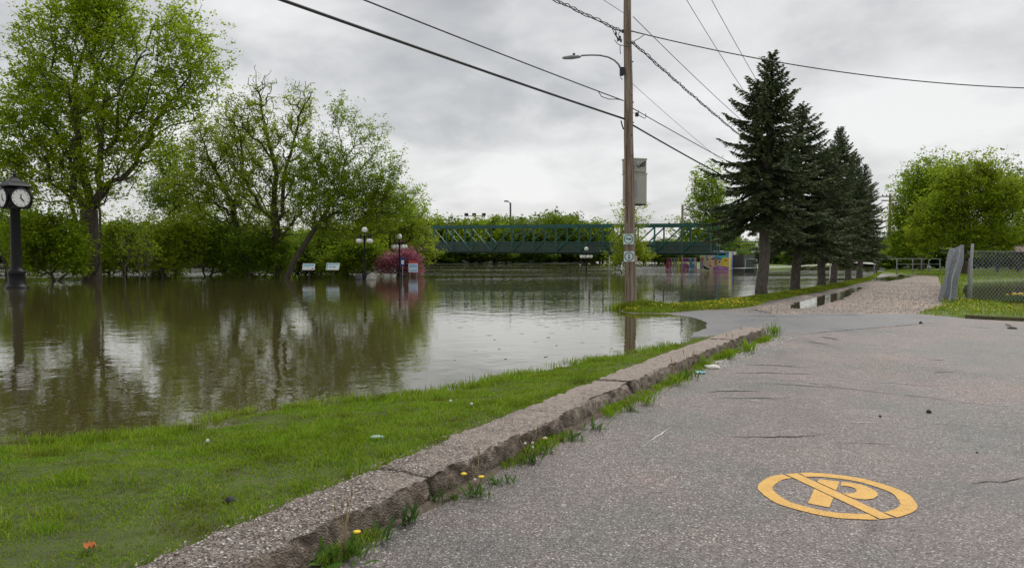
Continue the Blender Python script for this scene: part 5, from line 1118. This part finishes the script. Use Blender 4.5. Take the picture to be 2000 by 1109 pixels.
# ------------------------------------------------------------------ mural wall and coloured fence
md = 81.0; mz = 0.0
ml, mr = W(1367, 527, md), W(1424, 527, md-1); mr2 = W(1438, 527, md+1.5)
mtop = W(0, 491, md).z; mstep = W(0, 498, md).z
MU = empty('mural_wall', (ml.x, ml.y, 0), label='concrete wall block painted with a colourful portrait mural', cat='wall')
UX = (mr-ml); UX.z = 0; LW = UX.length; un = UX.normalized(); nrm = Vector((un.y, -un.x, 0))
poly = [(0, -1.2), (1, -1.2), (1, mtop), (.20, mtop), (.20, mstep), (0, mstep)]
MB().prism(poly, (0, 0, 0), UX, (0, 0, 1), -nrm*.5).build('wall', flat('mural_ground', (.80, .76, .52)), MU)
side_ = mr2-mr; side_.z = 0
MB().prism([(0, -1.2), (1, -1.2), (1, mtop), (0, mtop)], mr-ml+Vector((0, 0, -mr.z+ml.z)) if False else Vector((mr.x-ml.x, mr.y-ml.y, 0)), side_, (0, 0, 1), -Vector((side_.y, -side_.x, 0)).normalized()*.5).build('side_wall', flat('mural_side', (.36, .38, .50)), MU)
def patchm(pl, col, name='painted_shape', k=1, side=False):
    O = Vector((mr.x-ml.x, mr.y-ml.y, 0)) if side else Vector((0, 0, 0)); U = side_ if side else UX; nn_ = Vector((side_.y, -side_.x, 0)).normalized() if side else nrm
    MB().prism([(x, y*mtop) for x, y in pl], O+nn_*.003*k, U, (0, 0, 1), nn_*.002).build(name, col, MU)
cy_ = flat('mural_yellow', (.90, .68, .06)); cr_ = flat('mural_red', (.70, .06, .09)); cb2 = flat('mural_blue', (.05, .22, .60)); cp_ = flat('mural_purple', (.50, .15, .45)); ct_ = flat('mural_teal', (.10, .50, .55)); cs_ = flat('mural_skin', (.88, .70, .48)); ck_ = flat('mural_ink', (.02, .02, .04)); co_ = flat('mural_orange', (.62, .25, .05)); cl_ = flat('mural_lilac', (.48, .42, .58)); cw_ = flat('mural_cream', (.74, .72, .62))
def circ(cx_, cy2, rx, ry, n=14, a0=0): return [(cx_+rx*math.cos(a0+2*math.pi*i/n), cy2+ry*math.sin(a0+2*math.pi*i/n)) for i in range(n)]
for i, (pl, col, k) in enumerate([([(.2, .55), (.98, .5), (.98, .98), (.21, .98)], cb2, 1), (circ(.36, .86, .12, .10), cr_, 2), ([(.48, .75), (.62, .95), (.9, .93), (.97, .7), (.75, .62)], ct_, 2), ([(.72, .25), (.98, .2), (.98, .66), (.8, .7), (.7, .5)], cy_, 3),
                                 (circ(.34, .42, .17, .33), cs_, 3), ([(.5, .3), (.58, .28), (.62, .62), (.52, .7)], co_, 4), ([(.45, .02), (.98, .02), (.98, .2), (.6, .26), (.45, .18)], cp_, 4), ([(.6, .12), (.8, .08), (.84, .15), (.64, .2)], cl_, 5),
                                 ([(.3, .28), (.36, .31), (.42, .27), (.37, .21)], cr_, 6), ([(.2, .58), (.26, .64), (.32, .58), (.26, .55)], ck_, 6), ([(.37, .60), (.43, .65), (.48, .58), (.42, .56)], ck_, 6), ([(.335, .55), (.35, .38), (.38, .38)], co_, 5), ([(.1, .3), (.15, .1), (.3, .04), (.34, .1), (.22, .18)], ck_, 6),
                                 (circ(.66, .45, .07, .12), cs_, 5), (circ(.67, .46, .03, .05), ck_, 6), ([(.0, .1), (.1, .08), (.12, .5), (.02, .7)], cl_, 4), (circ(.08, .60, .05, .09), co_, 5), ([(.22, .75), (.5, .7), (.52, .8), (.26, .84)], cw_, 5), ([(.8, .5), (.95, .48), (.9, .62)], co_, 5), ([(.55, .82), (.75, .8), (.7, .9)], cw_, 5)]):
    patchm(pl, col, k=k)
for i, (u0, u1, col) in enumerate([(0, .16, cw_), (.16, .3, cy_), (.3, .42, cl_), (.42, .55, cb2), (.6, .74, cw_), (.74, .86, cy_)]): patchm([(u0, .02), (u1, .02), (u1, .97), (u0, .97)], col, 'painted_stripe', 1, True)
patchm([(.35, .25), (.75, .25), (.6, .6)], cb2, 'painted_shape', 3, True)
CF = empty('painted_fence', (W(1300, 527, 82).x, 82, 0), label='low fence of thin multicoloured pickets left of the mural', cat='fence')
ft = W(0, 503, 82).z; fx0 = 0; fx1 = W(1366, 0, 82).x-CF.location.x
cols = [cr_, cr_, cp_, cr_, cp_, cw_, ct_, cw_, ct_, cy_, cy_, cy_, co_, cw_, cp_, cp_, cp_, cr_, cp_, cl_, ct_, ct_, cb2, cl_, cw_, cp_]
for i, col in enumerate(cols):
    x = fx1*(i+.5)/len(cols); e = random.uniform(-.12, .12); MB().box((0, 0, 0), (.075, .04, ft+.6), Matrix.Rotation(e, 3, 'Y')).build('picket', col, CF).location = (x, random.uniform(-.05, .05), ft/2-.35)
for i in range(9): MB().prism([(0, 0), (random.uniform(.2, .45), 0), (random.uniform(.1, .4), ft*random.uniform(.3, .6)), (.02, ft*.4)], (fx1*(i+.3)/9.5, .06, ft*random.uniform(.1, .3)), (1, 0, 0), (0, 0, 1), (0, .02, 0)).build('painted_board', random.choice([cr_, ct_, cy_, cp_, cp_, ct_]), CF)
MB().box((fx1/2, .05, ft-.06), (fx1, .05, .06)).build('rail', cw_, CF)
# chain link panel right of the mural
def pole_simple(name, px, d, py_top, r_, mat_, label, cat, extra=None):
    x = W(px, py_top, d); o = empty(name, (x.x, d, 0), label=label, cat=cat); MB().tube([(0, 0, -1), (0, 0, x.z)], r_, 10).build('shaft', mat_, o)
    if extra: extra(o, x.z)
    return o
def lampx(o, z_): MB().tube([(0, 0, z_-.8), (.7, 0, z_-.2), (1.5, 0, z_)], .05, 6).build('arm', M['galv'], o); MB().box((1.9, 0, z_), (.9, .3, .14), None, .03).build('lamp_head', M['galv'], o)
pole_simple('lamp_pole', 1333, 90, 400, .14, M['wood'], 'wooden lamp pole rising in front of the bridge near its right end', 'lamp pole', lampx)
pole_simple('marker_post', 1190, 66, 499, .05, M['galv'], 'short grey post in the water left of the utility pole', 'post', lambda o, z_: MB().box((0, 0, z_+.02), (.14, .14, .05), None, .01).build('cap', M['galv'], o))
def flood(o, z_): MB().tube([(0, 0, z_-.3), (-.8, 0, z_+.5)], .12, 8).build('arm', M['cable'], o); MB().box((-1.3, 0, z_+.45), (1.3, .6, .4), None, .08).build('lamp_head', M['cable'], o)
pole_simple('light_pole', 997, 230, 396, .28, M['cable'], 'single tall light mast above the trees behind the bridge', 'light mast', flood)
def flood2(o, z_): MB().box((0, 0, z_), (6, .2, .2)).build('crossbar', M['cable'], o); [MB().box((k, 0, z_+.5), (1.2, .5, .8), None, .1).build('lamp_head', M['cable'], o) for k in (-2.7, -.3, 2.7)]
pole_simple('floodlight_pole', 928, 230, 422, .2, M['cable'], 'small floodlight mast with crossbar above the far trees', 'floodlight', flood2)
def panel_fence(name, px0, px1, d, py0, label):
    a, b2 = W(px0, py0, d), W(px1, py0, d); r = empty(name, (a.x, d, 0), label=label, cat='fence'); L = b2.x-a.x
    for x in (0, L): MB().tube([(x, 0, -.5), (x, 0, a.z)], .05, 8).build('post', M['galv'], r)
    MB().tube([(0, 0, a.z), (L, 0, a.z)], .03, 6).build('rail', M['galv'], r); MB().box((L/2, .03, a.z/2), (L, .02, a.z)).build('mesh_panel', M['mesh'], r)
panel_fence('mesh_fence', 1456, 1478, 78, 506, 'short mesh fence panel between mural and nearest spruce')
# ------------------------------------------------------------------ chain link fences at right
def chainlink(A, B, H0_, pitch, r_, wav, lean, name='wire_mesh', parent=None, mat_=None, tri=3):
    """diamond mesh of real wires on the vertical strip A-B, waved sideways by wav(u,v)"""
    A = Vector(A); B = Vector(B); d = (B-A); L = d.length; d.normalize(); s = d.cross(Vector((0, 0, 1))).normalized(); Aa, Bb = [], []
    def pos(u, v): o_ = wav(u, v); return A+d*u+s*(o_)+Vector((0, 0, v))+lean*v
    n = int(L/pitch)+1; step = pitch
    nd = int((L+H0_)/pitch)+1
    for k in range(nd):
        for sg in (1, -1):
            u0 = k*pitch-(H0_ if sg == 1 else 0)
            m_ = int(H0_/step)
            for i in range(m_):
                v0, v1 = i*step, (i+1)*step; ua = u0+v0 if sg == 1 else u0-v0; ub = u0+v1 if sg == 1 else u0-v1
                if min(ua, ub) < 0 or max(ua, ub) > L: continue
                Aa.append(pos(ua, v0)); Bb.append(pos(ub, v1))
    Aa = np.array([tuple(q) for q in Aa]); Bb = np.array([tuple(q) for q in Bb]); rr = np.full(len(Aa), r_)
    V, Fq = tubes(Aa, Bb, rr, rr, tri); return link(name, npmesh(name, V, Fq, mat_ or M['galv']), parent)
fd = 24.6; f0 = Vector((W(1868, 600, fd).x, fd, .08))
LF = empty('loose_fence', f0, label='sagging grey chain link fence seen nearly end on beside the gravel', cat='fence')
Z0 = Vector((0, 0, 0))
A = Vector((-.50, -.3, 0)); B = Vector((W(1846, 560, 38).x-f0.x, 38-fd, 0))
for q, (dx, dyy, hh, ln) in enumerate([(0, 0, 1.85, .20), (.30, .15, 1.98, .14), (.10, .5, 1.85, .18), (.40, .3, 1.7, .12)]):
    chainlink(A+Vector((dx, dyy, 0)), B+Vector((dx*.5, 0, 0)), hh, .10, .0052, lambda u, v, q=q: .07*math.sin(u*1.9+q*1.4)+.03*math.sin(v*5+u*2+q)*1, Vector((ln, 0, 0)), parent=LF, mat_=M['greyfence'])
MB().tube([(.36, 0, -.4), (.50, .02, W(0, 476, fd).z-f0.z)], .045, 10).build('post', M['galv'], LF)
for k in range(1, 5):
    q = A.lerp(B, k/4)+Vector((.12, 0, 0)); MB().tube([q, q+Vector((.14, 0, 1.75-.02*k))], .035, 8).build('post', M['galv'], LF)
RF = empty('chain_link_fence', (W(1886, 600, 25).x, 25, .02), label='upright chain link fence running right from the loose fence post', cat='fence')
re0 = RF.location; e1 = W(2500, 490, 27)
chainlink((0, 0, .05), (e1.x-re0.x, 2.0, .05), W(0, 489, 25).z-.1, .15, .0065, lambda u, v: .02*math.sin(u*2+v), Z0, parent=RF)
MB().tube([(0, 0, W(0, 489, 25).z-.06), (e1.x-re0.x, 2.0, W(0, 489, 25).z-.06)], .012, 6).build('top_wire', M['galv'], RF)
for px in (2075, 2300): MB().tube([(W(px, 0, 25.6).x-re0.x, .6, -.3), (W(px, 0, 25.6).x-re0.x, .6, 1.75)], .04, 8).build('post', M['galv'], RF)
o = pole_simple('fence_post', 1896, 31, 506, .075, M['galv'], 'short pale post standing at the pond edge behind the chain link', 'post', lambda o, z_: MB().sphere((0, 0, z_), .08, 10, 6, (1, 1, .5)).build('cap', M['galv'], o))
# yellow flowers by the pond
x, y = G(1994, 582, .05); mb = MB(); r = empty('pond_flowers', (x, y, 0), label='yellow flower clump at the pond at the right edge', cat='flowers')
for i in range(14): mb.sphere((random.gauss(0, .2), random.gauss(0, .1), .15+random.random()*.08), .05, 6, 4, (1.4, 1, .5))
mb.build('blossoms', M['yellow'], r); P = np.column_stack([rng.normal(0, .25, 300), rng.normal(0, .15, 300)]); bb = blades('foliage', P, np.full(300, 0.0), rng.uniform(.08, .2, 300), np.full(300, .03), M['leaf_weed']); bb.parent = r; del bb['kind']
# pipe rail fence at the end of the gravel
GT = empty('pipe_fence', (W(1708, 530, 62).x, 62, 0), label='thin pipe rail fence across the far end of the gravel path', cat='fence'); g0 = GT.location
zt_ = W(0, 505.5, 62).z
for px, tp_, dd_ in ((1708, 506, 62), (1713, 500, 62), (1752, 506, 63), (1783, 506, 64), (1800, 506, 64.5), (1814, 508, 65), (1836, 506, 66)):
    q = W(px, tp_, dd_); MB().tube([(q.x-g0.x, dd_-62, -.2), (q.x-g0.x, dd_-62, q.z)], .045, 8).build('post', M['barkgrey'] if px == 1713 else M['galv'], GT)
q = W(1838, 505.5, 66); MB().tube([(0, 0, zt_), (q.x-g0.x, 4, q.z)], .03, 6).build('rail', M['galv'], GT)
q = W(1838, 516, 66); MB().tube([(2, .3, W(0, 516, 62).z), (q.x-g0.x, 4, q.z)], .02, 6).build('rail', M['galv'], GT)
# small things beyond
r = empty('warning_sign', (W(1634, 508, 60).x, 60, 0), label='orange yellow diamond sign behind the fourth spruce trunk', cat='sign')
MB().box((0, 0, W(0, 508, 60).z), (.32, .03, .32), Matrix.Rotation(math.pi/4, 3, 'Y')).build('plate', flat('sign_amber', (.60, .34, .03)), r); MB().tube([(0, .04, -.4), (0, .04, W(0, 505, 60).z)], .03, 8).build('post', M['galv'], r)
r = empty('white_post', (W(1621, 545, 44).x, 44, 0), label='slim white marker post left of the fourth spruce trunk', cat='post')
MB().box((0, 0, .45), (.06, .04, 1.4), None, .008).build('shaft', M['white'], r); MB().box((0, 0, 1.16), (.065, .045, .06)).build('cap', cr_, r)
r = empty('white_house', (W(1702, 503, 170).x, 170, .2), label='tiny white house with dark windows at the end of the far road', cat='house')
MB().box((0, 0, 1.2), (1.9*1.6, 3, 2.6)).build('wall', M['white'], r); MB().prism([(-1.7, 2.5), (1.7, 2.5), (0, 3.5)], (0, -1.6, 0), (1, 0, 0), (0, 0, 1), (0, 3.2, 0)).build('roof', M['cable2'], r)
for s in (-.6, .6): MB().box((s, -1.51, 1.4), (.6, .05, .9)).build('window', M['glass'], r)
r = empty('white_house', (W(1716, 500, 180).x, 180, .2), .3, label='white gabled house to the right of the tiny one', cat='house')
MB().box((0, 0, 1.8), (4.2, 4, 3.6)).build('wall', M['white'], r); MB().prism([(-2.3, 3.5), (2.3, 3.5), (0, 5.2)], (0, -2.1, 0), (1, 0, 0), (0, 0, 1), (0, 4.2, 0)).build('roof', M['cable2'], r); MB().box((.3, -2.01, 2), (.9, .05, 1.1)).build('window', M['glass'], r)
# parked cars seen tiny beyond the spruces
def car(px, d, col, label):
    r = empty('parked_car', (W(px, 505, d).x, d, .38), .1, label=label, cat='car')
    pr_ = [(-2.1, .3), (2.1, .3), (2.15, .75), (1.9, .95), (1.1, 1.0), (.6, 1.42), (-.9, 1.45), (-1.5, 1.02), (-2.1, .9)]
    MB().prism(pr_, (0, -.85, 0), (1, 0, 0), (0, 0, 1), (0, 1.7, 0)).build('body', col, r)
    MB().prism([(.95, 1.0), (.52, 1.36), (-.82, 1.38), (-1.3, 1.02)], (0, -.86, 0), (1, 0, 0), (0, 0, 1), (0, -.01, 0)).build('window', M['glass'], r)
    for x in (-1.35, 1.35): MB().tube([(x, -.9, .32), (x, -.7, .32)], .32, 14).build('wheel', M['cable'], r)
car(1672, 150, flat('car_dark', (.03, .03, .04)), 'dark parked car glimpsed beyond the spruce trunks'); car(1655, 158, M['white'], 'white parked car glimpsed beyond the spruce trunks')
# picnic shelter
SH_ = empty('picnic_shelter', (W(2010, 530, 66).x, 66, .05), label='open picnic shelter with dark red roof at the right edge', cat='shelter'); s0 = SH_.location
zr0, zr1 = W(0, 494, 66).z, W(0, 482, 66).z
mb = MB().prism([(-2.2, 0), (7, 0), (6.4, 1), (-1.5, 1)], (0, -1.5, zr0), (1, 0, 0), (0, .9*2, (zr1-zr0)), (0, 0, .06)); mb.build('roof', mat('red_roof', (.11, .040, .035), .7, var=.2, scale=2), SH_)
MB().box((2.3, .35, zr1+.05), (8.4, .5, .07)).build('ridge', M['galv'], SH_)
for x in (-1.8, 2, 6): MB().box((x, -1.2, (zr0)/2-.05), (.14, .14, zr0)).build('post', M['cable'], SH_); MB().box((x, 1.6, (zr0)/2-.05), (.14, .14, zr0)).build('post', M['cable'], SH_)
PT = empty('picnic_table', (s0.x+.6, 65.5, .1), label='grey picnic table under the shelter at the right edge', cat='picnic table')
MB().box((0, 0, .72), (1.8, .75, .05)).build('tabletop', M['galv'], PT)
for s in (-1, 1): MB().box((0, .65*s, .42), (1.8, .25, .05)).build('bench_seat', M['galv'], PT); MB().box((.7*s, 0, .4), (.08, 1.4, .08)).build('brace', M['galv'], PT); MB().box((.7*s, .2, .33), (.08, .08, .72)).build('leg', M['galv'], PT); MB().box((.7*s, -.2, .33), (.08, .08, .72)).build('leg', M['galv'], PT)
# right-hand kerb of the road in front of the meadow
kb = PX([(1885, 621), (1940, 624), (2000, 627), (2100, 632), (2300, 641)], .05); KR = empty('verge_kerb', (0, 0, 0), kind='structure', label='low mossy kerb before the meadow')
for a, b2 in zip(kb[:-1], kb[1:]):
    a = Vector((*a, .09)); b2 = Vector((*b2, .09)); d = b2-a; MB().box((a+b2)/2, (d.length-.02, .16, .10), rotz(math.atan2(d.y, d.x)), .02).build('kerb_stone', mat('mossy_edge', (.11, .12, .035), .9, var=.4, scale=5, col2=(.07, .055, .03)) if 'mossy_edge' not in bpy.data.materials else bpy.data.materials['mossy_edge'], KR)
print('tris', sum(sum(len(p_.vertices)-2 for p_ in me.polygons) if len(me.polygons) < 2000 else len(me.loops)-2*len(me.polygons) for me in bpy.data.meshes))
